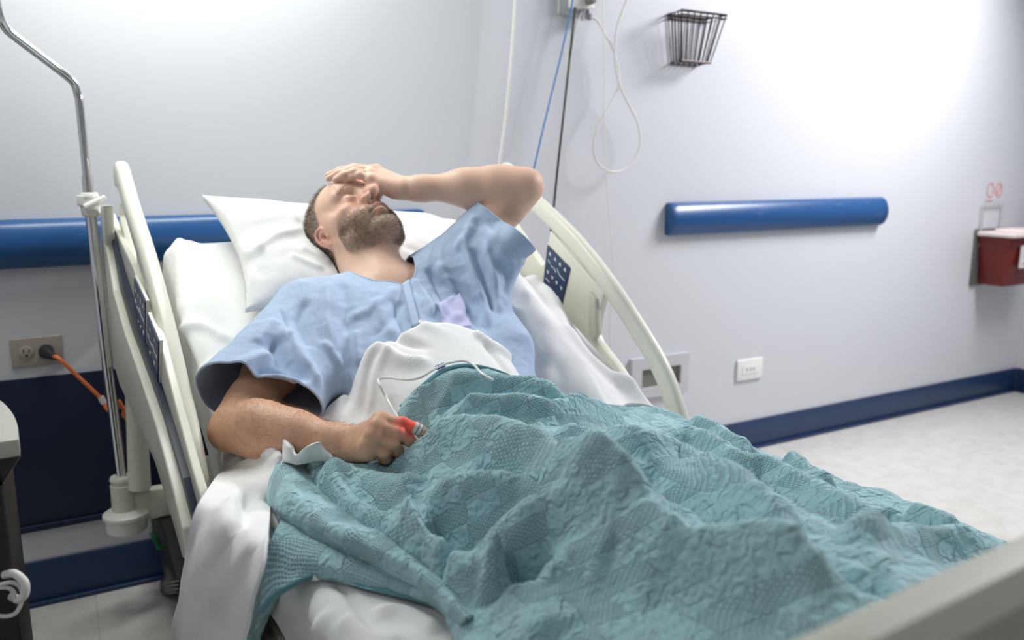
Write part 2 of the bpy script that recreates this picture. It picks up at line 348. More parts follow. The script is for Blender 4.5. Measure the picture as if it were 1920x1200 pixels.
MB().tube([at(189, 744, Y=2.2), at(195, 756, Y=2.2)], .0075, 12).build('tape_band', M['white'], t)
MB().tube([at(195, 756, Y=2.2), at(203, 768, Y=2.19), at(214, 772, Y=2.17), at(222, 760, Y=2.16), at(222, 752, Y=2.16), at(228, 762, Y=2.16), at(234, 768, Y=2.16), at(232, 778, Y=2.16), at(240, 790, Y=2.16), at(262, 860, Y=2.15)], .0055, 12, sm=6).build('cord', M['orange'], t)
t = empty('outlet_plate', (2.3, WY, .285)); tag(t, 'small white socket plate low on the wall under the blue bumper', 'electrical outlet')
MB().box((2.236, WY-.009, .286), (2.370, WY-.0005, .370)).build('cover_plate', M['white'], t, bevel=.004)
mb = MB(); mb.box((2.262, WY-.011, .312), (2.344, WY-.008, .344), 0)
for cx in (2.285, 2.303, 2.32): mb.box((cx-.002, WY-.0118, .322), (cx+.002, WY-.0108, .334), 1)
mb.build('socket', [M['white'], M['greyd']], t)
t = empty('recessed_box', (1.85, WY, .283)); tag(t, 'pale grey recessed wall box beside the far rail of the bed', 'wall box')
mb = MB(); x0, x1, z0, z1 = 1.728, 1.985, .284, .432; a0, a1, b0, b1 = 1.772, 1.950, .320, .390; y = WY-.018
for lo, hi in (((x0, y, z0), (x1, WY, b0)), ((x0, y, b1), (x1, WY, z1)), ((x0, y, b0), (a0, WY, b1)), ((a1, y, b0), (x1, WY, b1))): mb.box(lo, hi)
mb.build('frame', M['grey'], t, smooth=False)
MB().box((a0, WY-.003, b0), (a1, WY-.0005, b1)).build('back_plate', M['greyd'], t, smooth=False)
# wire basket
t = empty('wire_basket', (1.93, WY-.05, 1.45)); tag(t, 'small dark wire basket hung high on the wall', 'basket')
zt, zb = 1.600, 1.445
Tp = [A(1.845, WY-.005, zt), A(2.015, WY-.005, zt), A(2.005, WY-.11, zt-.005), A(1.815, WY-.11, zt-.005)]
Bp = [A(1.865, WY-.005, zb), A(1.985, WY-.005, zb), A(1.975, WY-.075, zb), A(1.852, WY-.075, zb)]
mb = MB(); mb.tube(Tp, .004, 8, closed=True); mb.tube([p-A(0, 0, .012) for p in Tp], .0025, 8, closed=True); mb.build('rim', M['wire'], t)
mb = MB(); mb.tube(Bp, .004, 8, closed=True)
for k in range(1, 5): mb.tube([Bp[0]+(Bp[1]-Bp[0])*k/5, Bp[3]+(Bp[2]-Bp[3])*k/5], .002, 6)
mb.build('bottom', M['wire'], t)
mb = MB()
for i, nn in ((0, 6), (1, 4), (2, 7), (3, 4)):
    j = (i+1) % 4
    for k in range(nn): s = k/nn; mb.tube([Tp[i]+(Tp[j]-Tp[i])*s, Bp[i]+(Bp[j]-Bp[i])*s], .0021, 6)
mb.build('wires', M['wire'], t)
# gas valve fixture at the top
c = at(1092, 15, Y=WY-.03)
t = empty('gas_outlet', (c[0], WY, c[2])); tag(t, 'white wall gas outlet fitting at the top edge with tubes hanging from it', 'gas outlet')
MB().box((c[0]-.075, WY-.012, c[2]-.02), (c[0]+.05, WY-.0005, c[2]+.14)).build('back_plate', M['grey'], t, bevel=.004)
mb = MB(); mb.box((c[0]-.045, WY-.05, c[2]-.005), (c[0]+.035, WY-.012, c[2]+.13)); mb.build('valve_body', M['white'], t, bevel=.008)
mb = MB(); mb.lathe([(.016, 0), (.018, .005), (.018, .03), (.012, .034)], (c[0]+.012, WY-.035, c[2]-.038)); mb.build('valve_nozzle', M['chrome'], t)
mb = MB(); mb.lathe([(.014, 0), (.014, .02), (.008, .024)], (c[0]+.01, WY-.05, c[2]+.02), (0, -1, 0)); mb.build('valve_knob', M['greyd'], t)
def cable(name, pts, r, mat, label, cat, Y=None, sm=8):
    P = [p if isinstance(p, np.ndarray) else at(p[0], p[1], Y=(p[2] if len(p) > 2 else Y)) for p in pts]
    return tag(MB().tube(P, r, 10, sm=sm).build(name, mat), label, cat)
cable('hanging_tube', [(966, -60), (965, 0), (960, 90), (952, 180), (944, 250), (934, 318), (922, 380)], .0042, M['tube'], 'white tube hanging down the wall behind the raised elbow, leftmost of the hanging lines', 'tube', 2.22)
cable('blue_cord', [(1082, -60), (1074, 0), (1055, 90), (1033, 180), (1015, 255), (999, 325), (985, 390)], .0028, M['bluecord'], 'thin blue cord hanging between the white tube and the black cable', 'cord', 2.22)
cable('hanging_cable', [(1083, -60, 2.25), (1080, 0, 2.24), (1068, 110, 2.22), (1055, 230, 2.2), (1045, 320, 2.19), (1037, 400, 2.17), (1029, 470, 2.15), (1024, 510, 2.14), (1020, 600, 2.13)], .0038, M['black'], 'black cable running down from the gas outlet to behind the far rail', 'cable')
cable('white_cord', [(1092, 20, 2.24), (1080, 50, 2.23), (1073, 95, 2.22), (1067, 130, 2.22), (1056, 240, 2.21), (1050, 290, 2.2)], .0018, M['tube'], 'short thin white cord lying against the black cable near the gas outlet', 'cord')
cable('oxygen_tube', [(1104, 30, 2.24), (1120, 40, 2.23), (1133, 62, 2.22), (1149, 92, 2.22), (1157, 118, 2.22), (1160, 158, 2.22), (1143, 198, 2.22), (1120, 240, 2.22), (1112, 272, 2.22), (1118, 302, 2.22), (1135, 318, 2.22), (1160, 322, 2.22), (1185, 306, 2.22), (1200, 272, 2.22), (1196, 232, 2.22), (1178, 195, 2.22), (1162, 160, 2.21), (1153, 115, 2.21), (1155, 62, 2.21), (1168, 18, 2.21), (1185, -20, 2.21), (1195, -60, 2.21)], .0036, M['tube'], 'clear white tube twisted into a teardrop loop under the gas outlet', 'tube')
cable('sensor_cable', [(1129, -60), (1130, 0), (1133, 120), (1133, 230), (1138, 340), (1145, 430), (1150, 510), (1147, 560), (1143, 620), (1150, 690), (1160, 760)], .0022, M['tube'], 'long thin white cable passing through the loop and down behind the rail', 'cable', 2.2)

# ---------------------------------------------------------------- sharps container
t = empty('sharps_bracket', (3.77, WY, .80)); tag(t, 'metal wall bracket holding the red sharps container', 'bracket')
zb = .93; mb = MB(); mb.tube([(3.69, WY-.012, .74), (3.69, WY-.012, zb), (3.84, WY-.012, zb), (3.84, WY-.012, .74)], .004, 8); mb.build('wire_frame', M['chrome'], t)
MB().box((3.66, WY-.012, .56), (3.90, WY-.001, .82)).build('back_plate', M['darkgrey'], t, bevel=.003)
s = empty('warning_sticker', (3.78, WY, .955)); tag(s, 'pale sticker with two red prohibition circles above the sharps container', 'sticker')
mb = MB(); mb.box((3.715, WY-.0012, .940), (3.845, WY-.0004, 1.035), 0)
mb.build('sticker_sheet', M['wall'], s, smooth=False)
mb = MB()
for cx in (3.748, 3.812):
    pts = [A(cx+.023*cos(a), WY-.002, .995+.031*sin(a)) for a in np.linspace(0, 2*pi, 24, endpoint=False)]
    mb.tube(pts, .0018, 6, closed=True)
mb.tube([(3.797, WY-.002, .973), (3.828, WY-.002, 1.017)], .0018, 6); mb.tube([(3.72, WY-.002, .95), (3.77, WY-.002, .947)], .0016, 6)
mb.build('prohibition_circles', M['redink'], s)
t = empty('sharps_container', (3.79, 2.1, .56)); tag(t, 'dark red sharps container with a pale lid hung on the wall in the corner', 'sharps container')
def taper(x0, x1, y0, y1, z0, z1, k): 
    c = ((x0+x1)/2, (y0+y1)/2); V = []
    for z, s_ in ((z0, k), (z1, 1)):
        V += [(c[0]+(x-c[0])*s_, y1+(y-y1)*s_, z) for x, y in ((x0, y0), (x1, y0), (x1, y1), (x0, y1))]
    return MB().add(V, [(0, 1, 2, 3), (4, 5, 6, 7), (0, 1, 5, 4), (1, 2, 6, 5), (2, 3, 7, 6), (3, 0, 4, 7)])
taper(3.675, 3.95, 2.115, 2.266, .568, .790, .80).build('tub', M['red'], t, bevel=.008)
taper(3.66, 3.965, 2.095, 2.267, .792, .812, 1.0).build('lid', M['lid'], t, bevel=.006)
taper(3.72, 3.90, 2.12, 2.22, .813, .826, 1.1).build('flap', M['lid'], t, bevel=.004)
taper(3.672, 3.953, 2.112, 2.267, .757, .767, 1.0).build('rib', M['red'], t, bevel=.003)
o = MB().box((3.745, 2.104, .655), (3.81, 2.112, .755)); o.build('label_sticker', M['white'], t, smooth=False)
mb = MB(); mb.lathe([(.014, 0), (.014, .002)], (3.780, 2.104, .712), (0, -1, 0), 20); mb.build('hazard_mark', M['redink'], t); mb = MB(); mb.box((3.76, 2.1025, .67), (3.80, 2.1045, .678)); mb.build('hazard_stripe', M['redink'], t)
tag(MB().box((XR-.10, 1.2, .86), (XR-.001, 2.20, .91)).build('wall_shelf', M['darkgrey'], bevel=.02), 'dark grey rounded shelf edge on the right wall behind the sharps container', 'shelf')

# ---------------------------------------------------------------- bedside cabinet
t = empty('bedside_cabinet', (-.3, 1.2, 0)); tag(t, 'dark bedside cabinet with a light speckled top at the left edge', 'cabinet')
c = at(38, 852, Z=.74)
tp = [tuple(q[:2]) for q in cr([A(*q) for q in ((-.068, 1.176), (-.072, 1.25), (-.083, 1.33), (-.104, 1.41), (-.145, 1.47), (-.22, 1.50))], 4)]+[(-.62, 1.50), (-.62, 1.176)]
mb = MB().prism(tp, lambda w, x, y: A(x, y, w), .738, .760); tq = [(x-.022 if x > -.5 else x+.02, y+(.02 if y < 1.2 else -.015)) for x, y in tp]; k_ = len(tp)
mb.add([(x, y, .7375) for x, y in tp]+[(x, y, .700) for x, y in tq], [(i, (i+1) % k_, k_+(i+1) % k_, k_+i) for i in range(k_)]+[tuple(range(k_, 2*k_))], 1)
mb.build('cabinet_top', [M['tabletop'], M['dark']], t, bevel=.003)
MB().box((-.60, 1.200, .0), (-.092, 1.40, .70)).build('cabinet_body', M['dark'], t, bevel=.004)
a = at(22, 1108, Y=1.19)
h = empty('cord_holder', tuple(a)); tag(h, 'cream holder with a coiled cable hooked on the side of the bedside cabinet', 'cable holder')
MB().tube([at(8, 1078, Y=1.20), at(28, 1076, Y=1.19), at(46, 1092, Y=1.18), at(47, 1112, Y=1.18), at(36, 1124, Y=1.185), at(22, 1118, Y=1.20)], .0055, 12, sm=5).build('hook', M['white'], h)
MB().tube([at(x, y, Y=1.185) for x, y in ((28, 1118), (20, 1104), (0, 1102), (-20, 1112), (-22, 1140), (0, 1155), (26, 1152), (38, 1135), (42, 1112), (36, 1098), (20, 1092), (0, 1096))], .0028, 8, sm=4).build('cable', M['tube'], h)
# ================================================================ implicit surfaces
def frame(z, x=None):
    z = np.array(z, float); z /= np.linalg.norm(z); x = np.array(x if x is not None else ([1, 0, 0] if abs(z[0]) < .9 else [0, 1, 0]), float)
    x -= z*(x@z); x /= np.linalg.norm(x); return np.array([x, np.cross(z, x), z])
def E(c, r, R=None, k=.02, s=1): return ('e', np.array(c, float), np.array(r, float), np.eye(3) if R is None else np.array(R), k, s)
def C(a, b, ra, rb=None, k=.02, s=1): return ('c', np.array(a, float), np.array(b, float), (ra, ra if rb is None else rb), k, s)
def chain(P, R, k=.01, k0=None):
    return [C(P[i], P[i+1], R[i], R[i+1], (k0 if (i == 0 and k0 is not None) else k)) for i in range(len(P)-1)]
def pd(p, X):
    if p[0] == 'e':
        q = (X-p[1])@p[3].T; a = np.linalg.norm(q/p[2], axis=-1)+1e-9; b = np.linalg.norm(q/p[2]**2, axis=-1)+1e-9
        return np.where(a < .3, (a-1)*p[2].min(), a*(a-1)/b)
    a, b = p[1], p[2]; ab = b-a; L = ab@ab+1e-12; t = np.clip(((X-a)@ab)/L, 0, 1)
    return np.linalg.norm(X-a-t[..., None]*ab, axis=-1)-(p[3][0]+(p[3][1]-p[3][0])*t)
def smin(a, b, k):
    h = np.maximum(k-np.abs(a-b), 0)/k; return np.minimum(a, b)-h*h*k*.25
def gsdf(prims, X, act=None):
    d = np.full(X.shape[:-1], 1.)
    for i, p in enumerate(prims):
        if act is not None and not act[i]: continue
        q = pd(p, X)
        d = smin(d, q, p[4]) if p[5] > 0 else -smin(-d, q, p[4])
    return d
def isosurf(groups, lo, hi, h, disp=None):
    """groups = [(prims, k)]; blockwise evaluation then surface nets"""
    lo = np.array(lo, float); nb = np.ceil((np.array(hi)-lo)/(8*h)).astype(int); n = nb*8+1
    Vd = np.ones(n, np.float32); bi = np.stack(np.meshgrid(*[np.arange(k) for k in nb], indexing='ij'), -1).reshape(-1, 3)
    ctr = lo+(bi+.5)*8*h; R = 8*h*.87
    D = [np.stack([pd(p, ctr) for p in g]) for g, k in groups]
    best = np.full(len(ctr), 9.)
    for (g, k), d in zip(groups, D):
        pos = np.array([p[5] > 0 for p in g]); best = np.minimum(best, d[pos].min(0))
    need = np.nonzero(np.abs(best) < R*1.15+.045)[0]; ins = np.nonzero(best <= -(R*1.15+.045))[0]
    for i in ins: a = bi[i]*8; Vd[a[0]:a[0]+9, a[1]:a[1]+9, a[2]:a[2]+9] = -1
    ar = np.arange(9)*h; off = np.stack(np.meshgrid(ar, ar, ar, indexing='ij'), -1)
    for i in need:
        X = lo+bi[i]*8*h+off; d = None
        for (g, k), Dg in zip(groups, D):
            act = Dg[:, i] < R*1.1+.05
            if not any(a and p[5] > 0 for a, p in zip(act, g)): continue
            q = gsdf(g, X, act); d = q if d is None else smin(d, q, k)
        if d is None: continue
        if disp is not None: d = d+disp(X)
        a = bi[i]*8; Vd[a[0]:a[0]+9, a[1]:a[1]+9, a[2]:a[2]+9] = d
    S = Vd < 0; c = np.zeros(n-1, np.int8)
    sl = lambda a, b, cc: (slice(a, n[0]-1+a), slice(b, n[1]-1+b), slice(cc, n[2]-1+cc))
    for a in (0, 1):
        for b in (0, 1):
            for e in (0, 1): c += S[sl(a, b, e)]
    cell = np.argwhere((c > 0) & (c < 8)); idx = np.full(n-1, -1, np.int32); idx[tuple(cell.T)] = np.arange(len(cell))
    acc = np.zeros((len(cell), 3)); cnt = np.zeros(len(cell))
    cor = [(a, b, e) for a in (0, 1) for b in (0, 1) for e in (0, 1)]
    val = {q: Vd[tuple((cell+q).T)].astype(float) for q in cor}
    for q in cor:
        for ax in range(3):
            if q[ax]: continue
            r = list(q); r[ax] = 1; r = tuple(r); m = (val[q] < 0) != (val[r] < 0)
            t = np.where(m, val[q]/(val[q]-val[r]+1e-12), 0); p = np.zeros((len(cell), 3))+q; p[:, ax] += t
            acc += p*m[:, None]; cnt += m
    V = lo+(cell+acc/cnt[:, None])*h; F = []
    for ax in range(3):
        b_, c_ = (ax+1) % 3, (ax+2) % 3
        s0 = [slice(1, n[i]-1) for i in range(3)]; s1 = list(s0); s0[ax] = slice(0, n[ax]-1); s1[ax] = slice(1, n[ax])
        e = S[tuple(s0)] != S[tuple(s1)]; w = np.argwhere(e); w[:, b_] += 1; w[:, c_] += 1
        neg = S[tuple(w.T)]
        def g(db, dc): q = w.copy(); q[:, b_] -= db; q[:, c_] -= dc; return idx[tuple(q.T)]
        f = np.stack([g(1, 1), g(0, 1), g(0, 0), g(1, 0)], 1); f[~neg] = f[~neg][:, ::-1]; F.append(f)
    F = np.concatenate(F); F = F[(F >= 0).all(1)]
    return V, F
def clipmesh(V, F, g):
    """keep g>0 of a quad mesh, cutting cleanly through the crossing faces"""
    T = np.concatenate([F[:, [0, 1, 2]], F[:, [0, 2, 3]]]) if F.shape[1] == 4 else F
    s = g > 0; k = s[T].sum(1); V = list(map(tuple, V)); out = T[k == 3].tolist(); cut = {}
    def mid(a, b):
        key = (min(a, b), max(a, b))
        if key not in cut:
            t = g[a]/(g[a]-g[b]); cut[key] = len(V); V.append(tuple(np.array(V[a])*(1-t)+np.array(V[b])*t))
        return cut[key]
    for t in T[(k == 1) | (k == 2)]:
        p = [];
        for i in range(3):
            a, b = t[i], t[(i+1) % 3]
            if s[a]: p.append(int(a))
            if s[a] != s[b]: p.append(mid(a, b))
        out.append(p)
    used = sorted({i for f in out for i in f}); mp = {u: i for i, u in enumerate(used)}
    return np.array([V[i] for i in used]), [[mp[i] for i in f] for f in out]
def normals(V, F):
    n = np.zeros_like(V)
    for f in (F if isinstance(F, np.ndarray) else np.array([q[:3] for q in F])),:
        a, b, c = V[f[:, 0]], V[f[:, 1]], V[f[:, 2]]; m = np.cross(b-a, c-a)
        for j in range(f.shape[1]): np.add.at(n, f[:, j], m)
    return n/(np.linalg.norm(n, axis=1)[:, None]+1e-12)
def vnoise(P, s, seed=0):                                 # smooth value noise, vectorised
    P = np.asarray(P)*s+seed*17.3; i = np.floor(P).astype(np.int64); f = P-i; f = f*f*(3-2*f); r = 0
    D = P.shape[-1]
    for m in range(2**D):
        b = np.array([(m >> j) & 1 for j in range(D)]); q = i+b
        hsh = q@np.array([374761393, 668265263, 2147483647][:D]); hsh = (hsh ^ (hsh >> 13))*1274126177; hsh = ((hsh ^ (hsh >> 16)) & 0xffffff)/0xffffff
        r = r+hsh*np.prod(np.where(b, f, 1-f), axis=-1)
    return r*2-1
def plines(P, polys):
    """sum of ridges: each (points, width_left, width_right, height); P (n,D)"""
    out = np.zeros(len(P))
    for pts, wl, wr, h in polys:
        pts = np.array(cr([A(*p) for p in pts], 5)); best = np.full(len(P), 9.); sg = np.zeros(len(P)); tt = np.zeros(len(P))
        L = np.concatenate([[0], np.cumsum(np.linalg.norm(np.diff(pts, axis=0), axis=1))])
        m = ((P > pts.min(0)-.14) & (P < pts.max(0)+.14)).all(1)
        Q = P[m]; b = best[m]; s_ = sg[m]; t_ = tt[m]
        for i in range(len(pts)-1):
            a, e = pts[i], pts[i+1]-pts[i]; t = np.clip(((Q-a)@e)/(e@e+1e-12), 0, 1); w = Q-a-t[:, None]*e; d = np.linalg.norm(w, axis=1)
            k = d < b; b[k] = d[k]; t_[k] = (L[i]+t[k]*(L[i+1]-L[i]))/L[-1]
            if P.shape[1] == 2: s_[k] = np.sign(e[0]*w[k, 1]-e[1]*w[k, 0])
        w = np.where(s_ > 0, wl, wr); taper = np.clip(np.minimum(t_, 1-t_)/.18, 0, 1); taper = taper*taper*(3-2*taper)
        out[m] += h*taper*np.exp(-(b/w)**2)
    return out

# ================================================================ cloth materials
def clothmat(name, c1, c2, weave=900, ws=.12, rough=.85, extra=None, sheen=.15):
    n = N(name, rough=rough, spec=.15, Sheen_Weight=sheen, Subsurface_Weight=.0)
    n.color(n.mix(n.noise(7, 4), c1, c2)); hgt = n.noise(38, 4, dist=.4)
    n.bump(hgt, .28, .004); return n
M['sheet'] = clothmat('white_cotton', srgb(236, 236, 236), srgb(242, 242, 242)).m
M['pillow'] = clothmat('pillow_cotton', srgb(238, 238, 238), srgb(243, 243, 244)).m
n = N('gown_cotton', rough=.85, spec=.15, Sheen_Weight=.2)
vo = n.t.nodes.new('ShaderNodeTexVoronoi'); vo.inputs['Scale'].default_value = 105; n.set(vo, 'Vector', n.coord())
dots = n.ramp(vo.outputs['Distance'], .10, .18, 1, 0)
n.color(n.mix(n.ma('MULTIPLY', dots, .30), n.mix(n.noise(6, 3), srgb(172, 192, 220), srgb(180, 199, 225)), srgb(108, 132, 178)))
n.bump(n.noise(55, 4, dist=.5), .3, .003); M['gown'] = n.m
M['gownpink'] = clothmat('pocket_cloth', srgb(186, 190, 228), srgb(196, 196, 232)).m
# teal matelasse blanket: patches of stitched zigzag dashes beside puckered plain patches
n = N('teal_blanket', rough=.8, spec=.2, Sheen_Weight=.25, Sheen_Roughness=.5)
uvn = n.coord('UV'); sp = n.t.nodes.new('ShaderNodeSeparateXYZ'); n.set(sp, 0, uvn); ux, vx = sp.outputs[0], sp.outputs[1]
wob = n.ma('MULTIPLY', n.ma('SUBTRACT', n.noise(9, 3, uvn), .5), .03); ux2 = n.ma('ADD', ux, wob); vx2 = n.ma('ADD', vx, wob)
PC = .036
ci = n.ma('FLOOR', n.ma('DIVIDE', ux2, PC)); cj = n.ma('FLOOR', n.ma('DIVIDE', vx2, PC)); cv = n.t.nodes.new('ShaderNodeCombineXYZ'); n.set(cv, 0, ci); n.set(cv, 1, cj)
par = n.ma('GREATER_THAN', n.ma('ADD', n.n('TexWhiteNoise', {'Vector': cv.outputs[0]}), n.ma('MULTIPLY', n.ma('FLOORED_MODULO', n.ma('ADD', ci, cj), 2.), .35)), .62)
fx = n.ma('ABSOLUTE', n.ma('SUBTRACT', n.ma('FRACT', n.ma('DIVIDE', ux2, PC)), .5)); fy = n.ma('ABSOLUTE', n.ma('SUBTRACT', n.ma('FRACT', n.ma('DIVIDE', vx2, PC)), .5))
seam = n.ramp(n.ma('MAXIMUM', fx, fy), .455, .5, 0, 1)
row = n.ma('FLOOR', n.ma('DIVIDE', vx2, .0038)); xs = n.ma('ADD', n.ma('DIVIDE', ux2, .0050), n.ma('MULTIPLY', n.ma('FLOORED_MODULO', row, 2.), .5))
zz = n.ma('ABSOLUTE', n.ma('SUBTRACT', n.ma('FRACT', xs), .5)); rr = n.ma('SUBTRACT', n.ma('FRACT', n.ma('ADD', n.ma('DIVIDE', vx2, .0038), n.ma('MULTIPLY', zz, .7))), .5)
dash = n.ma('MULTIPLY', n.ramp(n.ma('ABSOLUTE', rr), .12, .30, 1, 0), n.ramp(zz, .27, .36, 1, 0))
pk = n.ma('ADD', n.noise(58, 1, None, .5, .9), n.ma('MULTIPLY', n.noise(120, 1, None, .5, .8), .3))
patch = n.ma('SUBTRACT', 1., par)
hh = n.ma('ADD', n.ma('MULTIPLY', n.ma('MULTIPLY', dash, patch), -.9), n.ma('MULTIPLY', pk, n.ma('ADD', .7, n.ma('MULTIPLY', par, 1.5))))
hh = n.ma('SUBTRACT', hh, n.ma('MULTIPLY', seam, .22))
n.bump(hh, 1., .0042)
n.color(n.mix(n.ma('MULTIPLY', n.ma('MULTIPLY', dash, patch), .4), n.mix(n.noise(5, 3), srgb(158, 197, 204), srgb(166, 204, 211)), srgb(52, 88, 96)))
M['teal'] = n.m
M['hem'] = clothmat('teal_hem', srgb(92, 138, 146), srgb(100, 146, 152)).m

# ================================================================ mattress
ZM = .57
def zmat_v(v): t = np.clip((.74-v)/.74, 0, 1); return ZM+.74*.55*np.where(t > 0, t, 0)-.012*np.exp(-((v-.74)/.05)**2)*0
def zmat(X, Y):
    v = (X-BO[0])*BV[0]+(Y-BO[1])*BV[1]; k = .035; a = ZM+(.74-v)*.55; return ZM+.5*((a-ZM)+np.sqrt((a-ZM)**2+k*k))-k*.25*0
U0, U1, TM = .060, .915, .16
vs = np.linspace(.06, 1.80, 380); per = []
def sect(n1=170, n2=24):
    r = .035; q = []
    for a in np.linspace(0, 1, n1): q.append((U0+r+(U1-U0-2*r)*a, 0))
    for a in np.linspace(0, pi/2, 8)[1:]: q.append((U1-r+r*sin(a), -r+r*cos(a)))
    for a in np.linspace(0, 1, n2)[1:]: q.append((U1, -r-(TM-2*r)*a))
    for a in np.linspace(0, pi/2, 8)[1:]: q.append((U1-r+r*cos(a), -TM+r-r*sin(a)))
    for a in np.linspace(0, 1, 12)[1:]: q.append((U1-r-(U1-U0-2*r)*a, -TM))
    for a in np.linspace(0, pi/2, 8)[1:]: q.append((U0+r-r*sin(a), -TM+r-r*cos(a)))
    for a in np.linspace(0, 1, n2)[1:]: q.append((U0, -TM+r+(TM-2*r)*a))
    for a in np.linspace(0, pi/2, 8)[1:-1]: q.append((U0+r-r*cos(a), -r+r*sin(a)))
    return np.array(q)
sq = sect(); V = []; K = len(sq); uc = (U0+U1)/2
for v in vs:
    e = min(1, (v-.06)/.05, (1.80-v)/.05); e = math.sqrt(max(0, 1-(1-e)**2)); sc = .0+e
    pc = bed(uc, v, 0); ang = math.atan(.55) if v < .70 else (math.atan(.55)*max(0, 1-(v-.70)/.08))
    nrm = A(0, 0, 1)*cos(ang)-(-BV)*sin(ang)          # tilted section normal
    top = float(zmat(pc[0], pc[1]))
    for u, w in sq:
        uu = uc+(u-uc)*(1-.12*(1-sc)); wv = (w+TM/2)*(.55+.45*sc)-TM/2
        V.append(bed(uu, v, top)+nrm*wv)
V = np.array(V); F = [(i*K+j, i*K+(j+1) % K, (i+1)*K+(j+1) % K, (i+1)*K+j) for i in range(len(vs)-1) for j in range(K)]+[tuple(range(K))[::-1], tuple(range((len(vs)-1)*K, len(vs)*K))]
nv = normals(V, np.array(F[:-2]))
if ((V-V.mean(0))*nv).sum() < 0: nv = -nv; F = [f[::-1] for f in F]
xy = V[:, :2]; wr = [([uvz(at(x, y, u=.2))[:2] for x, y in q], w, w, h) for q, w, h in ()]
d = .005*vnoise(V, 9, 1)+.002*vnoise(V, 24, 2)
# creases radiating by the elbow and by the tucked near edge
def onz(x, y, f, z0=.66):
    z = z0
    for _ in range(12): p = at(x, y, Z=z); z = .5*z+.5*float(f(p[0], p[1]))
    return at(x, y, Z=z)
cz = []
for q, w, h in (([(300, 640), (380, 640), (440, 655)], .012, .010), ([(330, 690), (400, 680), (430, 690)], .010, .010), ([(395, 770), (410, 800), (425, 850)], .009, .009), ([(385, 830), (420, 850), (470, 860)], .010, .010),
                ([(395, 870), (430, 878), (500, 872)], .008, .008), ([(350, 600), (360, 680), (390, 740)], .013, .008), ([(320, 520), (350, 600), (400, 650)], .014, .007),
                ([(620, 1085), (660, 1120), (690, 1160), (720, 1200)], .006, -.008), ([(560, 1110), (540, 1150), (560, 1190)], .014, .012), ([(620, 1130), (580, 1170), (600, 1230)], .016, .012), ([(690, 1150), (760, 1150), (830, 1190)], .013, .012), ([(640, 1150), (700, 1190), (760, 1215)], .012, .009)):
    cz.append(([onz(x, y, zmat)[:2] for x, y in q], w, w, h))
d += plines(V[:, :2], cz)*(nv[:, 2] > .2)
V = V+nv*d[:, None]
mt = mesh('mattress', V, F, M['sheet']); tag(mt, 'thick mattress under a white fitted sheet, bent up towards the head of the bed', 'mattress')

# ================================================================ head frame and joints
HC = A(.583, 1.807, .957); HF = A(.165, -.452, .877); HF /= np.linalg.norm(HF); HCr = A(-.302, .826, .476); HCr -= HF*(HCr@HF); HCr /= np.linalg.norm(HCr); HL = np.cross(HCr, HF)
HR = np.array([HL, HF, HCr])
def hp(x, y, z): return HC+HL*x+HF*y+HCr*z
def hloc(P): return (P-HC)@HR.T
def HE(c, r, k=.02, s=1, rot=None): return E(hp(*c), r, (np.array(rot) if rot is not None else np.eye(3))@HR, k, s)
def HCp(a, b, ra, rb=None, k=.02, s=1): return C(hp(*a), hp(*b), ra, rb, k, s)
def rotx(a): return [[1, 0, 0], [0, cos(a), sin(a)], [0, -sin(a), cos(a)]]
def rotz(a): return [[cos(a), sin(a), 0], [-sin(a), cos(a), 0], [0, 0, 1]]
head = [HE((0, -.012, .036), (.077, .099, .086)), HE((0, .040, .042), (.058, .050, .056), .03), HE((0, .038, -.020), (.058, .050, .062), .02),
        HE((0, .036, -.062), (.050, .048, .042), .02), HCp((0, .062, -.094), (0, .070, -.090), .024, .022, .02)]
for s in (-1, 1):
    head += [HCp((s*.062, .0, -.046), (s*.050, .030, -.078), .014, .016, .02), HCp((s*.050, .030, -.078), (s*.014, .070, -.098), .016, .018, .02),
             HE((s*.047, .058, -.016), (.022, .021, .015), .018), HE((s*.066, .012, -.010), (.012, .03, .03), .02),
             HCp((s*.048, .072, .030), (s*.012, .092, .024), .010, .010, .012), HE((s*.042, .055, -.050), (.018, .022, .026), .02)]
head += [HE((0, .085, .046), (.045, .012, .026), .02)]
for s in (-1, 1):
    head += [HE((s*.031, .098, .007), (.0175, .017, .0125), .012, -1)]
    head += [HE((s*.032, .0735, .005), (.0165, .0165, .0140), .006)]
    arc = [(s*.046, .082, .0045), (s*.040, .0885, .0000), (s*.032, .0912, -.0022), (s*.024, .0895, -.001), (s*.018, .086, .001)]
    head += [HCp(arc[i], arc[i+1], .0014, .0014, .002, -1) for i in range(4)]
    arc = [(s*.047, .0815, .015), (s*.040, .0885, .0175), (s*.030, .0915, .0172), (s*.020, .090, .0135)]
    head += [HCp(arc[i], arc[i+1], .0012, .0012, .003, -1) for i in range(3)]
    arc = [(s*.019, .088, -.006), (s*.027, .0895, -.0135), (s*.038, .0855, -.0135)]
    head += [HCp(arc[i], arc[i+1], .0010, .0010, .003, -1) for i in range(2)]
# nose
head += [HCp((0, .090, .020), (0, .109, -.010), .0075, .0085, .010), HCp((0, .109, -.010), (0, .117, -.021), .0090, .0128, .006)]
for s in (-1, 1): head += [HE((s*.0135, .104, -.0265), (.0092, .0115, .0088), .006), HCp((s*.006, .092, .012), (s*.012, .092, -.016), .007, .009, .012)]
head += [HCp((0, .100, -.031), (0, .112, -.031), .0045, .0045, .004)]
for s in (-1, 1): head += [HE((s*.0075, .108, -.0335), (.0050, .0085, .0080), .002, -1)]
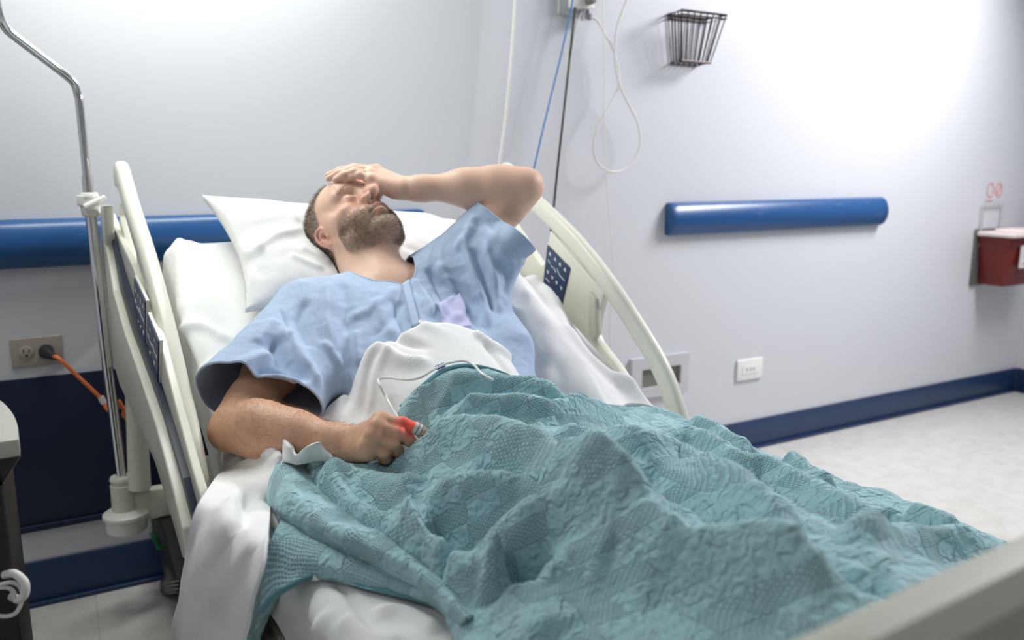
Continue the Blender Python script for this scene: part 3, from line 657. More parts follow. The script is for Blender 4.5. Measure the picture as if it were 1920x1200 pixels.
# mouth
head += [HE((0, .082, -.050), (.028, .018, .018), .012), HCp((-.018, .091, -.0500), (0, .0985, -.0470), .0052, .006, .006), HCp((0, .0985, -.0470), (.018, .091, -.0500), .006, .0052, .006),
         HCp((-.015, .089, -.0620), (0, .0945, -.0630), .0058, .0068, .006), HCp((0, .0945, -.0630), (.015, .089, -.0620), .0068, .0058, .006)]
arc = [(-.026, .086, -.0590), (-.014, .0965, -.0555), (0, .1015, -.0545), (.014, .0965, -.0555), (.026, .086, -.0590)]
head += [HCp(arc[i], arc[i+1], .0022, .0022, .002, -1) for i in range(4)]
head += [HCp((-.014, .092, -.0745), (.014, .092, -.0745), .005, .005, .008, -1), HCp((0, .103, -.036), (0, .104, -.044), .0022, .0022, .005, -1)]
for s in (-1, 1): head += [HCp((s*.021, .098, -.026), (s*.034, .083, -.052), .0022, .0022, .008, -1)]
# ears
for s in (-1, 1):
    ec = A(s*.0775, -.008, -.006); tilt = -.25
    def ep(y, z, x=0, s=s, ec=ec): y *= .78; z *= .78; x *= .8; c_, s_ = cos(tilt), sin(tilt); return tuple(ec+A(s*(.001+x-y*.28), y*c_-z*s_, y*s_+z*c_))
    head += [HE(ep(-.003, .002, -.002), (.0065, .0155, .0235), .006, 1, rotx(tilt)), HE(ep(.002, -.029, .001), (.005, .0068, .008), .006)]
    hx = [ep(.014, .004, .003), ep(.015, .018, .004), ep(.008, .029, .005), ep(-.004, .031, .007), ep(-.015, .022, .008), ep(-.019, .006, .008), ep(-.016, -.012, .006), ep(-.009, -.024, .004), ep(.0, -.032, .002)]
    head += [HCp(hx[i], hx[i+1], .0030, .0030, .003) for i in range(8)]
    ah = [ep(.0, .016, .005), ep(-.008, .008, .006), ep(-.009, -.006, .006), ep(-.003, -.017, .005)]
    head += [HCp(ah[i], ah[i+1], .0022, .0022, .003) for i in range(3)]
    head += [HE(ep(.004, -.002, .008), (.008, .0066, .0095), .003, -1), HE(ep(.013, -.006, .004), (.0045, .004, .006), .003)]
# neck and torso
NK = A(.600, 1.665, .838)
RSH, REL, RWR = A(.422, 1.640, .798), A(.236, 1.415, .661), A(.386, 1.222, .663)
LSH, LEL, LWR = A(.742, 1.665, .858), A(.927, 1.625, 1.057), A(.684, 1.738, 1.052)
RT = frame((0, -.46, .888), (1, 0, 0))
torso = [C(hp(0, -.035, -.045), NK+A(-.002, .02, 0), .060, .062, .03), C(hp(0, -.005, -.060), NK+A(0, -.01, .005), .050, .058, .03),
         C(hp(-.040, -.02, -.04), NK+A(-.05, -.02, -.0), .022, .018, .03), C(hp(.040, -.02, -.04), NK+A(.035, -.025, .015), .022, .018, .03),
         E((.590, 1.555, .748), (.162, .16, .074), RT, .05), C(NK+A(-.02, 0, -.03), RSH+A(.02, .0, 0), .055, .055, .06), C(NK+A(.02, 0, -.03), LSH, .055, .055, .06),
         E((.605, 1.38, .650), (.150, .18, .066), RT, .06), C((.54, 1.20, .61), (.69, 1.20, .61), .055, .055, .06), C((.54, 1.18, .60), (.55, .99, .60), .050, .045, .04), C((.70, 1.18, .60), (.70, .99, .60), .050, .045, .04),
         C(A(.545, 1.60, .80), A(.50, 1.56, .78), .03, .04, .06)]
def lerp(a, b, t): return a+(b-a)*t
def arm(S, El, Wr, ax, hair=0):
    d1, d2 = El-S, Wr-El
    return [C(S, lerp(S, El, .5), .056, .048, .03), C(lerp(S, El, .45), lerp(S, El, .85), .047, .040, .03), C(lerp(S, El, .8), El, .040, .037, .02),
            C(El, lerp(El, Wr, .25), .039, .0440, .02), C(lerp(El, Wr, .2)+ax*.004, lerp(El, Wr, .5), .0450, .038, .03), C(lerp(El, Wr, .5), lerp(El, Wr, .88), .037, .0265, .03), C(lerp(El, Wr, .86), Wr, .0262, .0255, .02)]
rarm = arm(RSH, REL, RWR, A(0, 0, 1)); rarm += [E(REL+A(-.022, -.010, -.008), (.02, .02, .02), None, .02)]
larm = arm(LSH, LEL, LWR, A(0, -.3, -.8)); larm += [E(LEL+A(.022, .012, .012), (.018, .018, .018), None, .02)]
def finger(P, r, k0=.01, tip=None):
    R = [r*1.06, r*.98, r*.93, r*.80][:len(P)]; return chain(P, R, .006, k0)
def hand(Wr, D, Nn, S_, th, fing, scale=1., rpalm=.0135):
    """D finger direction, Nn back-of-hand normal, S_ towards the index side; fing: four (spread, bends, lengths), index first"""
    g = []; kn = []
    offs = [.027, .0085, -.010, -.027]
    for i, o in enumerate(offs):
        m = Wr+D*(.088-.004*abs(i-1)-.003*(i == 3)*2)*scale+S_*o*scale+Nn*(.004-.0025*abs(i-1.2)); kn.append(m)
        g.append(C(Wr+S_*o*.55*scale+D*.008, m-Nn*.004, .0165, rpalm-.001*(i == 3), .014))
    g.append(C(Wr+S_*.012+D*.02-Nn*.010, Wr+S_*.026+D*.05*scale-Nn*.012, .016, .014, .015)); g.append(C(Wr-S_*.014+D*.02-Nn*.010, Wr-S_*.024+D*.06*scale-Nn*.010, .015, .013, .015))
    for i in range(4): g.append(E(kn[i]+Nn*.004, (.0105, .0105, .0095), None, .008))
    out = []; tips = []
    for i in range(4):
        sp, bends, lens, r = fing[i]; p = kn[i]; a = 0; d0 = D*cos(sp)+S_*sin(sp); P = [p]
        for b, l in zip(bends, lens): a += b; p = p+(d0*cos(a)-Nn*sin(a))*l*scale; P.append(p)
        out.append(finger(P, r)); tips.append(P)
    out.append(chain([Wr+q[0] for q in th], [q[1] for q in th], .008)); 
    return g, out, tips, kn
# left hand, palm on the brow
D = (hp(.020, .128, .050)-LWR); D /= np.linalg.norm(D); Nn = HF*.80+A(.0, -.25, .45); Nn -= D*(Nn@D); Nn /= np.linalg.norm(Nn); S_ = np.cross(D, Nn)
if S_@HCr < 0: S_ = -S_
ta = hp(.052, .080, .082)-LWR; th = [(D*.018+S_*.016-Nn*.006, .0145), (D*.045+S_*.036-Nn*.010, .0130), (ta*.85+Nn*.006, .0115), (ta+D*.018, .0095)]
fl_ = [(.0, (.4, .2, .1), (.043, .025, .021), .0088)]*4
lg, lf, ltips, lkn = hand(LWR, D, Nn, S_, th, fl_)
tg = [hp(-.030, .088, .098), hp(-.042, .090, .080), hp(-.038, .097, .062), hp(-.022, .101, .050)]
for i in range(4):
    a, b = lkn[i], tg[i]; P_ = [a, lerp(a, b, .48)+HF*.013, lerp(a, b, .78)+HF*.009, b]; r = (.0088, .0090, .0085, .0078)[i]; lf[i] = finger(P_, r)
LHD = (D, Nn, S_)
# right hand, loosely closed over the blanket, sensor on the index finger
r_, u_, w_ = A(.953, -.304, 0), A(.02, .06, 1), A(-.304, -.953, .06)
RD = r_*.44+u_*.46+w_*.77; RD /= np.linalg.norm(RD); RN = -r_*.76+u_*.62+w_*.15; RN -= RD*(RN@RD); RN /= np.linalg.norm(RN); RS = np.cross(RN, RD)
if RS[2] < 0: RS = -RS
th = [(RD*.015+RS*.016-RN*.008, .0150), (RD*.035+RS*.034-RN*.020, .0135), (RD*.050+RS*.034-RN*.050, .0115), (RD*.058+RS*.026-RN*.076, .0092)]
fr_ = [(.02, (.80, .42, .22), (.042, .025, .021), .0090), (.0, (1.0, .75, .5), (.043, .026, .020), .0090), (-.02, (1.15, 1.1, .7), (.040, .025, .02), .0086), (-.05, (1.25, 1.2, .7), (.032, .020, .019), .0078)]
rg, rf, rtips, rkn = hand(RWR, RD, RN, RS, th, fr_, .86)

groups = [(head+torso[:4], .02), (torso[4:], .03), (rarm+rg, .04), (larm+lg, .012)]
groups += [(f, .0035) for f in rf]+[(f, .0025) for f in lf]
V, F = isosurf(groups, (.14, 1.0, .55), (.98, 1.96, 1.13), .0022)
nv = normals(V, F)
# one light smoothing pass
def smooth(V, F, it=1, lam=.5):
    for _ in range(it):
        s = np.zeros_like(V); c = np.zeros(len(V))
        for a, b in ((0, 1), (1, 2), (2, 3), (3, 0)):
            np.add.at(s, F[:, a], V[F[:, b]]); np.add.at(s, F[:, b], V[F[:, a]]); np.add.at(c, F[:, a], 1); np.add.at(c, F[:, b], 1)
        V = V+(s/c[:, None]-V)*lam
    return V
V = smooth(V, F, 1, .6)
L = hloc(V); near = (np.abs(L).max(1) < .16)
def g3(L, c, r): return np.exp(-(((L-A(*c))/A(*r))**2).sum(1))
lipm = np.zeros(len(V))
for x in np.linspace(-.018, .018, 9):
    lipm = np.maximum(lipm, g3(L, (x, .096-.4*abs(x), -.0495), (.006, .02, .0042))); lipm = np.maximum(lipm, g3(L, (x*.9, .094-.4*abs(x), -.0625), (.006, .02, .0050)))
blush = np.zeros(len(V))
for c, r, w in (((-.04, .075, -.012), (.026, .04, .018), .7), ((.04, .075, -.012), (.026, .04, .018), .7), ((0, .118, -.022), (.016, .02, .014), .7), ((-.082, -.01, -.01), (.02, .03, .035), .9), ((-.032, .09, -.008), (.018, .03, .008), .5)): blush += w*g3(L, c, r)
blush = np.clip(blush, 0, 1)*near; lipm *= near
nb = vnoise(V, 220, 3)*.5+vnoise(V, 90, 4)*.5
edge = -.034+.9*np.clip(L[:, 1]-.035, -.04, .08)*.25
cheekline = np.interp(L[:, 1], [-.03, -.005, .02, .045, .07, .085, .10], [-.006, -.012, -.026, -.034, -.040, -.039, -.036])
bm_ = 1/(1+np.exp(np.clip((L[:, 2]-cheekline)/.0045, -30, 30)))
under = np.interp(L[:, 1], [-.03, 0, .04, .09], [-.055, -.078, -.112, -.125])
bm_ *= 1/(1+np.exp(np.clip((under-L[:, 2])/.006, -30, 30)))*(L[:, 1] > -.012)*near
bm_ *= 1-np.clip(lipm*1.8, 0, 1); bm_ *= 1-.97*g3(L, (0, .108, -.030), (.022, .022, .0095)); bm_ *= 1-.5*g3(L, (0, .1, -.036), (.006, .03, .007)); bm_ *= (np.abs(L[:, 0]) < .074)
hl = np.interp(L[:, 1], [-.12, -.03, -.012, .01, .03, .05, .07], [-.075, -.050, -.02, .035, .075, .088, .120]); hm = 1/(1+np.exp(np.clip((hl-L[:, 2])/.005, -30, 30)))*near*(np.linalg.norm((L-A(s*.0, -.01, 0))*A(0, 1, 1), axis=1) > .0)
ear = (np.abs(L[:, 0]) > .0775) & (np.abs(L[:, 1]+.006) < .022) & (L[:, 2] < .026) & (L[:, 2] > -.038)
onhead = gsdf(head+torso[:4], V) < np.minimum(gsdf(larm+lg+[p for f in lf for p in f], V), gsdf(rarm, V))-.0012
hm = hm*(~ear)*onhead; bm_ = bm_*(~ear)*onhead; lipm = lipm*onhead
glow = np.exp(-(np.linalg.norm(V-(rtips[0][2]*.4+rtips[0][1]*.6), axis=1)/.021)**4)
creasek = np.zeros(len(V))
me_o = mesh('person', V, F, None, None)
me = me_o.data; n = N('skin', rough=.48, spec=.35, Subsurface_Weight=.12, Subsurface_Radius=(.012, .004, .002), Subsurface_Scale=.6)
def attr(me, name, arr): a = me.attributes.new(name, 'FLOAT', 'POINT'); a.data.foreach_set('value', np.asarray(arr, np.float32))
warm = ((gsdf(rarm+rg, V) < .004)|(gsdf([p for f in rf for p in f], V) < .004)).astype(float)
for k, a in (('lip', lipm), ('blush', blush), ('beardm', bm_), ('hairm', hm), ('glow', glow), ('tan', warm)): attr(me, k, a)
at_ = lambda k: n.n('Attribute', out=2, attribute_name=k)
skin = n.mix(n.noise(35, 4), srgb(228, 186, 164), srgb(233, 196, 175))
skin = n.mix(n.ma('MULTIPLY', at_('tan'), .55), skin, srgb(196, 142, 104))
skin = n.mix(n.ma('MULTIPLY', at_('blush'), .55), skin, srgb(214, 126, 112)); skin = n.mix(n.ma('MULTIPLY', at_('lip'), .7), skin, srgb(178, 104, 94))
sn = n.noise(900, 2)
skin = n.mix(n.ma('MULTIPLY', at_('beardm'), n.ma('ADD', .15, n.ma('MULTIPLY', sn, .45))), skin, srgb(140, 108, 84))
skin = n.mix(n.ma('MULTIPLY', at_('hairm'), n.ma('ADD', .65, n.ma('MULTIPLY', sn, .3))), skin, srgb(84, 74, 66))
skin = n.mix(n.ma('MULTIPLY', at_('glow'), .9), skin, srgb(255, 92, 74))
n.color(skin); n.bump(n.noise(420, 3), .18, .0008)
me.materials.clear(); me.materials.append(n.m); BODY = me_o
tag(BODY, 'bearded man in a light blue gown lying back in bed, one hand on his forehead', 'person')
# -------- hair, beard and arm hair as strands
def strands(name, pts, nrm, direc, length, rad, mats, label=None, curve=.35, mi=None):
    k = len(pts); L_ = length*(.7+.6*RNG.rand(k)); d = direc+RNG.randn(k, 3)*.22; d /= np.linalg.norm(d, axis=1)[:, None]
    side = np.cross(d, RNG.randn(k, 3)); side /= np.linalg.norm(side, axis=1)[:, None]; s2 = np.cross(d, side)
    rings = []
    for t, w in ((0, 1), (.5, .8)):
        c = pts+d*(L_*t)[:, None]-nrm*(L_*curve*t*t)[:, None]*.5-nrm*.0004
        for a in range(3): rings.append(c+(side*cos(2*pi*a/3)+s2*sin(2*pi*a/3))*rad*w)
    tip = pts+d*L_[:, None]-nrm*(L_*curve)[:, None]*.5
    V = np.stack(rings+[tip], 1).reshape(-1, 3); b = np.arange(k)*7
    F = []
    for a in range(3):
        c = (a+1) % 3; F.append(np.stack([b+a, b+c, b+3+c], 1)); F.append(np.stack([b+a, b+3+c, b+3+a], 1)); F.append(np.stack([b+3+a, b+3+c, b+6], 1))
    F = np.concatenate(F); fm = np.tile(RNG.randint(0, len(mats), k), 9) if mi is None else np.tile(mi, 9)
    o = mesh(name, V, F, None, BODY, True, mats, fm)
    return o
def hairm(nm, c): return varied(nm, c, c, 5, 100, 0, rough=.45, spec=.4)
HD, HB, HG, HW, HA = hairm('hair_dark', srgb(84, 68, 54)), hairm('hair_brown', srgb(128, 100, 74)), hairm('hair_ginger', srgb(176, 142, 106)), hairm('hair_grey', srgb(226, 218, 206)), hairm('arm_hair', srgb(170, 120, 74))
nv = normals(V, F)
def pick(w, k): p = w/w.sum(); return RNG.choice(len(V), k, p=p)
jit = lambda i: V[i]+RNG.randn(len(i), 3)*.0009
w = bm_*(nv@HF > -.6); i = pick(w, 15000); Lx = L[i]
greyp = np.clip(.5+.9*np.exp(-((Lx[:, 2]+.085)/.02)**2-(Lx[:, 0]/.03)**2)+.5*(Lx[:, 1] < .035), 0, .9)*.85
mi = np.where(RNG.rand(len(i)) < greyp, 3, RNG.randint(0, 3, len(i)))
strands('beard', jit(i), nv[i], nv[i]*.7-HCr*.8+HF*.1, .0062, .00019, [HD, HB, HG, HW], mi=mi)
w = hm*((V-HC)@HR[1] > -.2); i = pick(w, 14000); Lx = L[i]
greyp = np.clip(.15+.6*np.exp(-((Lx[:, 1]-.01)/.03)**2-((Lx[:, 2]-.02)/.035)**2), 0, .7)
mi = np.where(RNG.rand(len(i)) < greyp, 2, RNG.randint(0, 2, len(i)))
ln = .007+.007*np.clip((Lx[:, 2]-.06)/.05, 0, 1)
strands('hair', jit(i), nv[i], nv[i]*.75+HCr*.1-HF*.35, ln, .00024, [HD, HB, HW], mi=mi)
bw = np.zeros(len(V))
for s in (-1, 1):
    for t in np.linspace(0, 1, 8): bw = np.maximum(bw, g3(L, (s*(.014+.034*t), .094-.020*t, .026+.006*sin(pi*t)), (.005, .05, .0042)))
i = pick(bw*near*onhead*(bw > .3)*(L[:, 1] > .05), 420); strands('eyebrows', jit(i), nv[i], nv[i]*.4+HL*np.sign(L[i][:, :1])*.8+HCr*.2, .006, .00016, [HB, HG])
ra = lambda: None
def seg(P, a, b): e = b-a; t = ((P-a)@e)/(e@e); return t, np.linalg.norm(P-a-np.clip(t, 0, 1)[:, None]*e, axis=1)
t_, d_ = seg(V, REL, RWR); w = ((d_ < .055) & (t_ > -.1) & (t_ < 1.1) & (nv[:, 2] > -.6)).astype(float); i = pick(w, 3200)
dr = (RWR-REL)/np.linalg.norm(RWR-REL); strands('arm_hair', jit(i), nv[i], nv[i]*.5+dr*.8, .010, .00011, [HA])
# closed eyelashes
for s in (-1, 1):
    mb = MB()
    for t in np.linspace(0, 1, 16):
        a = A(s*(.018+.028*t), .0885-.0055*(2*t-1)**2+.001, .0005-.0025*sin(pi*t)); b = a+A(s*(t-.5)*.004, .0045, -.0045); mb.tube([hp(*a), hp(*b)], [.0003, .0001], 4)
    mb.build('eyelashes', HD, BODY)
# ================================================================ gown
def hit(x, y, prims, off=0., t0=.9, bias=0):
    """nearest point of an implicit surface along a sight line, moved outwards by off"""
    r = ray(x, y); r = r/np.linalg.norm(r); t = t0
    for _ in range(90):
        p = CAM+r*t; d = float(gsdf(prims, p[None])[0])-bias
        if d < .0004: break
        t += max(d, .0006)*.9
        if t > 3: break
    e = .002; g = np.array([float(gsdf(prims, (p+v)[None])[0])-d for v in np.eye(3)*e]); g /= np.linalg.norm(g)+1e-9
    return p+g*off, g
RHD = (REL-RSH)/np.linalg.norm(REL-RSH); LHDr = (LEL-LSH)/np.linalg.norm(LEL-LSH)
RH = A(.272, 1.462, .690); LH = lerp(LSH, LEL, .62)
gown = [E((.590, 1.550, .760), (.180, .180, .086), RT, .06), E((.605, 1.38, .662), (.165, .19, .078), RT, .07),
        C(NK+A(-.02, .005, -.03), RSH+A(.02, 0, .0), .068, .066, .06), C(NK+A(.02, .005, -.03), LSH+A(-.01, 0, .0), .068, .064, .06),
        C(RSH, A(.248, 1.470, .705), .064, .068, .05), C(RSH+A(.05, -.04, -.02), A(.338, 1.415, .690), .066, .054, .05),
        C(LSH, lerp(LSH, LEL, .72), .066, .056, .04), C(LSH+A(.0, -.03, -.02), A(.868, 1.535, .955), .058, .030, .05), C(A(.79, 1.57, .83), A(.785, 1.45, .73), .045, .042, .05), C(A(.785, 1.45, .73), A(.745, 1.33, .64), .042, .04, .05),
        C(A(.86, 1.55, .93), A(.80, 1.56, .83), .022, .03, .05)]
notch, _ = hit(755, 538, gown)
cutp = [C(hp(0, 0, -.05), NK+A(-.005, -.015, .035), .080, .072, .01), C(NK+A(.0, -.02, .04), notch+A(0, .01, .01), .060, .006, .03)]
V, F = isosurf([(gown, .03)], (.10, 1.15, .55), (1.0, 1.86, 1.10), .0035)
V = smooth(V, F, 1, .5)
nv = normals(V, F)
def hp3(*pts): return [hit(x, y, gown)[0] for x, y in pts]
gr = [(hp3((618, 528), (614, 602), (630, 664)), .010, .010, .007), (hp3((640, 530), (650, 590), (655, 640)), .012, .012, -.005), (hp3((666, 618), (676, 690)), .007, .007, .006), (hp3((700, 560), (720, 600), (740, 640)), .012, .012, .004),
      (hp3((524, 580), (540, 625), (553, 676), (568, 712)), .004, .004, -.004), (hp3((508, 628), (530, 680), (580, 722)), .016, .016, -.013), (hp3((536, 610), (570, 680), (600, 740)), .011, .011, .010),
      (hp3((410, 722), (470, 680), (520, 664)), .013, .013, .009), (hp3((440, 740), (500, 715), (570, 728)), .012, .012, .009), (hp3((470, 700), (520, 700), (560, 716)), .010, .010, -.008), (hp3((480, 650), (500, 620), (520, 600)), .012, .012, .006),
      (hp3((745, 540), (700, 580), (640, 600)), .011, .011, .005), (hp3((760, 560), (725, 610), (690, 640)), .009, .009, -.004), (hp3((580, 560), (560, 600), (575, 660)), .013, .013, -.007), (hp3((600, 640), (640, 690), (650, 720)), .009, .009, .006),
      (hp3((862, 440), (888, 505), (905, 560), (920, 620)), .009, .009, .013), (hp3((885, 460), (905, 520), (925, 590)), .009, .009, -.010), (hp3((912, 450), (926, 520), (940, 590)), .008, .008, .011), (hp3((822, 490), (846, 540), (862, 580)), .009, .009, .009), (hp3((800, 500), (820, 540), (850, 590)), .010, .010, -.009),
      (hp3((905, 420), (930, 460), (965, 500)), .010, .010, .007), (hp3((925, 450), (950, 520), (945, 560)), .012, .012, -.007), (hp3((775, 520), (800, 560), (810, 600)), .008, .008, .007), (hp3((735, 560), (750, 600), (760, 640)), .008, .008, -.005),
      (hp3((892, 400), (878, 440), (850, 470)), .010, .010, .006), (hp3((960, 470), (985, 480), (995, 500)), .01, .01, -.005)]
rg_ = lambda A_, s_, k_: (1-2*np.abs(vnoise(V@np.array(A_).T+.012*vnoise(V, 9, k_+50)[:, None], s_, k_)))
d = 1.35*plines(V, gr)+.0030*rg_([[1, .3, 0], [0, .35, -.2], [0, .2, .5]], 15, 5)+.0016*rg_([[.9, -.5, 0], [.2, .4, .2], [0, 0, .8]], 34, 6)+.0006*vnoise(V, 90, 7)
V = V+nv*d[:, None]
g1 = gsdf(cutp, V)
g2 = np.maximum(-((V-RH)@RHD), np.linalg.norm(V-(RH+A(.03, 0, 0)), axis=1)-.17); g3_ = np.maximum(-((V-LH)@LHDr), np.linalg.norm(V-LH, axis=1)-.16)
Vc, Fc = clipmesh(V, F, np.minimum(np.minimum(g1, g2), g3_))
gw = mesh('hospital_gown', Vc, Fc, M['gown'], BODY)
so = gw.modifiers.new('thickness', 'SOLIDIFY'); so.thickness = .0028; so.offset = 0
# piping along the neckline, hem bands
def edgeloops(o):
    bm = bmesh.new(); bm.from_mesh(o.data); seen = set(); out = []
    bd = {v.index: [e.other_vert(v).index for e in v.link_edges if e.is_boundary] for v in bm.verts if any(e.is_boundary for e in v.link_edges)}
    co = {v.index: np.array(v.co) for v in bm.verts}; bm.free()
    for s in bd:
        if s in seen: continue
        loop = [s]; seen.add(s); cur = s
        while True:
            nx = [q for q in bd[cur] if q not in seen]
            if not nx: break
            cur = nx[0]; seen.add(cur); loop.append(cur)
        out.append([co[i] for i in loop])
    return sorted(out, key=len, reverse=True)
lps = [l for l in edgeloops(gw) if len(l) > 60]
def smoothloop(l, it=6):
    l = np.array(l)
    for _ in range(it): l = (np.roll(l, 1, 0)+l*2+np.roll(l, -1, 0))/4
    return list(l[::2])
lps.sort(key=lambda l: np.linalg.norm(np.mean(l, 0)-(NK+notch)/2))
MB().tube(smoothloop(lps[0]), .0026, 8, closed=True).build('neck_piping', M['gown'], gw)
for l in lps[1:3]: MB().tube(smoothloop(l), .0026, 8, closed=True).build('sleeve_hem', M['gown'], gw)
def surfgrid(quad, nx, ny, prims, off, wob=0, seed=0):
    a, b, c, d = [A(*q) for q in quad]; P = []
    for j in range(ny+1):
        for i in range(nx+1):
            s, t = i/nx, j/ny; q = (a*(1-s)+b*s)*(1-t)+(d*(1-s)+c*s)*t; p, g = hit(q[0], q[1], prims, off+wob*float(vnoise(A(s*3+seed, t*3)[None], 1.7)[0]), 1.2); P.append(p)
    return P, [(j*(nx+1)+i, j*(nx+1)+i+1, (j+1)*(nx+1)+i+1, (j+1)*(nx+1)+i) for j in range(ny) for i in range(nx)]
def thick(o, t): m = o.modifiers.new('thickness', 'SOLIDIFY'); m.thickness = t; m.offset = 0; return o
P, Fq = surfgrid([(753, 537), (765, 528), (786, 612), (772, 618)], 4, 16, gown, .0055); thick(mesh('placket', P, Fq, M['gown'], gw), .003)
P, Fq = surfgrid([(815, 574), (860, 560), (878, 622), (834, 628)], 12, 12, gown, .010, .007, 3); thick(mesh('chest_pocket', P, Fq, M['gownpink'], gw), .0025)['label'] = 'paler lavender chest pocket'
p, g = hit(791, 609, gown, .006); mb = MB(); mb.lathe([(.0075, 0), (.0078, .0014), (.006, .0022), (.0045, .0014)], p, g, 20); mb.build('button', M['white'], gw)

# ================================================================ pillow
PT = {'TL': A(.300, 2.035, 1.035), 'TR': A(.952, 2.03, .955), 'BL': A(.318, 1.70, .815), 'BR': A(.93, 1.72, .80)}
n1, n2 = 150, 90; top = []; bot = []
pn = np.cross(PT['TR']-PT['TL'], PT['BL']-PT['TL']); pn /= -np.linalg.norm(pn); pn = pn if pn[2] > 0 else -pn
for j in range(n2+1):
    for i in range(n1+1):
        s, t = i/n1, j/n2; a, b = 2*s-1, 2*t-1
        cs, ct = s, t; inx = .030*(1-b*b)**1*np.sign(a)*abs(a)**6; iny = .035*(1-a*a)*np.sign(b)*abs(b)**6
        base = (PT['TL']*(1-cs)+PT['TR']*cs)*(1-ct)+(PT['BL']*(1-cs)+PT['BR']*cs)*ct
        ex = (PT['TR']-PT['TL']); ex = ex/np.linalg.norm(ex); ey = PT['BL']-PT['TL']; ey = ey/np.linalg.norm(ey)
        base = base-ex*inx-ey*iny
        th_ = (max(0, 1-abs(a)**2.6)*max(0, 1-abs(b)**2.6))**.55*.066+.0015
        top.append(base+pn*th_); bot.append(base-pn*th_*.75)
top = np.array(top); bot = np.array(bot)
hd = np.exp(-((np.linalg.norm((top-HC-A(0, .02, -.03))*A(1, 1, 1), axis=1))/.13)**2)
top -= pn*(hd*.035)[:, None]
skullq = head[:1]+torso[:2]
for _ in range(6):
    dd = gsdf(skullq, top)-.004; top -= pn*np.clip(-dd, 0, .05)[:, None]
bot = np.where(((top-bot)@pn < .01)[:, None], top-pn*.01, bot)
pw = []
hc2 = HC
for q, w, h in (([(470, 475), (520, 440), (575, 430)], .010, .008), ([(410, 485), (460, 478), (500, 460)], .012, .008), ([(560, 460), (600, 480), (625, 492)], .006, .008), ([(540, 475), (585, 495), (610, 505)], .006, .007), ([(575, 440), (605, 462), (630, 486)], .005, .006),
                ([(480, 500), (450, 560), (430, 620)], .014, .007), ([(440, 590), (470, 620), (480, 650)], .010, .008), ([(430, 560), (455, 600), (462, 660)], .010, -.007), ([(430, 420), (520, 400), (570, 420)], .015, .007),
                ([(770, 440), (800, 450), (840, 470)], .012, .006), ([(775, 480), (800, 490), (820, 510)], .010, .010), ([(750, 460), (790, 475), (815, 500)], .008, -.006)):
    pw.append(([at(x, y, Y=1.93)[[0, 2]] for x, y in q], w, w, h))
top += pn*(plines((CAM+(top-CAM)*((1.93-CAM[1])/(top[:, 1]-CAM[1]))[:, None])[:, [0, 2]], pw)*np.clip(((top-bot)@pn)/.03, 0, 1)+.004*vnoise(top, 14, 8)+.002*vnoise(top, 34, 9))[:, None]
K = n1+1; gf = lambda o, fl: [((j*K+i)+o, (j*K+i+1)+o, ((j+1)*K+i+1)+o, ((j+1)*K+i)+o)[::(-1 if fl else 1)] for j in range(n2) for i in range(n1)]
V = np.concatenate([top, bot]); o2 = len(top); F = gf(0, 1)+gf(o2, 0)
for i in range(n1): F += [(i, i+1, o2+i+1, o2+i), (n2*K+i+1, n2*K+i, o2+n2*K+i, o2+n2*K+i+1)]
for j in range(n2): F += [((j+1)*K, j*K, o2+j*K, o2+(j+1)*K), (j*K+n1, (j+1)*K+n1, o2+(j+1)*K+n1, o2+j*K+n1)]
pil = mesh('pillow', V, F, M['pillow']); tag(pil, 'large white pillow propped behind the man\'s head, one corner pointing up', 'pillow')

# ================================================================ covers over the body
def H(X, Y):
    X = np.asarray(X, float); Y = np.asarray(Y, float)
    h = np.interp(Y, [.22, .30, .40, .48, .60, .80, 1.0, 1.2, 1.3, 1.38, 1.475, 1.6], [.0, .05, .125, .125, .098, .098, .105, .110, .120, .130, .138, .14])
    c = np.interp(Y, [.3, .8, 1.3, 1.45, 1.6], [.645, .625, .610, .612, .60]); w = np.interp(Y, [.3, .8, 1.2, 1.4, 1.5], [.19, .21, .215, .240, .235])
    dx = np.where(X > c, (X-c)/1.02, c-X)/w
    return zmat(X, Y)+.008+h*np.exp(-np.abs(dx)**2.5)
tg_x = np.arange(.30, .95, .01); tg_y = np.arange(1.0, 1.56, .01); tg_z = np.arange(.60, .90, .004); GX, GY = np.meshgrid(tg_x, tg_y, indexing='ij')
tpr = gown[:2]+torso[4:]; top_h = np.full(GX.shape, .5)
for z_ in tg_z: m_ = gsdf(tpr, np.stack([GX, GY, GX*0+z_], -1)) < .004; top_h = np.where(m_, z_, top_h)
for _ in range(8): top_h[1:-1, 1:-1] = (top_h[1:-1, 1:-1]*2+top_h[:-2, 1:-1]+top_h[2:, 1:-1]+top_h[1:-1, :-2]+top_h[1:-1, 2:])/6
H0 = H
def H(X, Y):
    h = H0(X, Y); a = np.clip((np.asarray(X, float)-.30)/.01, 0, len(tg_x)-1.001); b = np.clip((np.asarray(Y, float)-1.0)/.01, 0, len(tg_y)-1.001); i, j = a.astype(int), b.astype(int); u_, v_ = a-i, b-j
    t = (top_h[i, j]*(1-u_)+top_h[i+1, j]*u_)*(1-v_)+(top_h[i, j+1]*(1-u_)+top_h[i+1, j+1]*u_)*v_+.010
    return -smin(-h, -t, .05)
def onH(x, y, dz=0): return onz(x, y, lambda X, Y: H(X, Y)+dz)
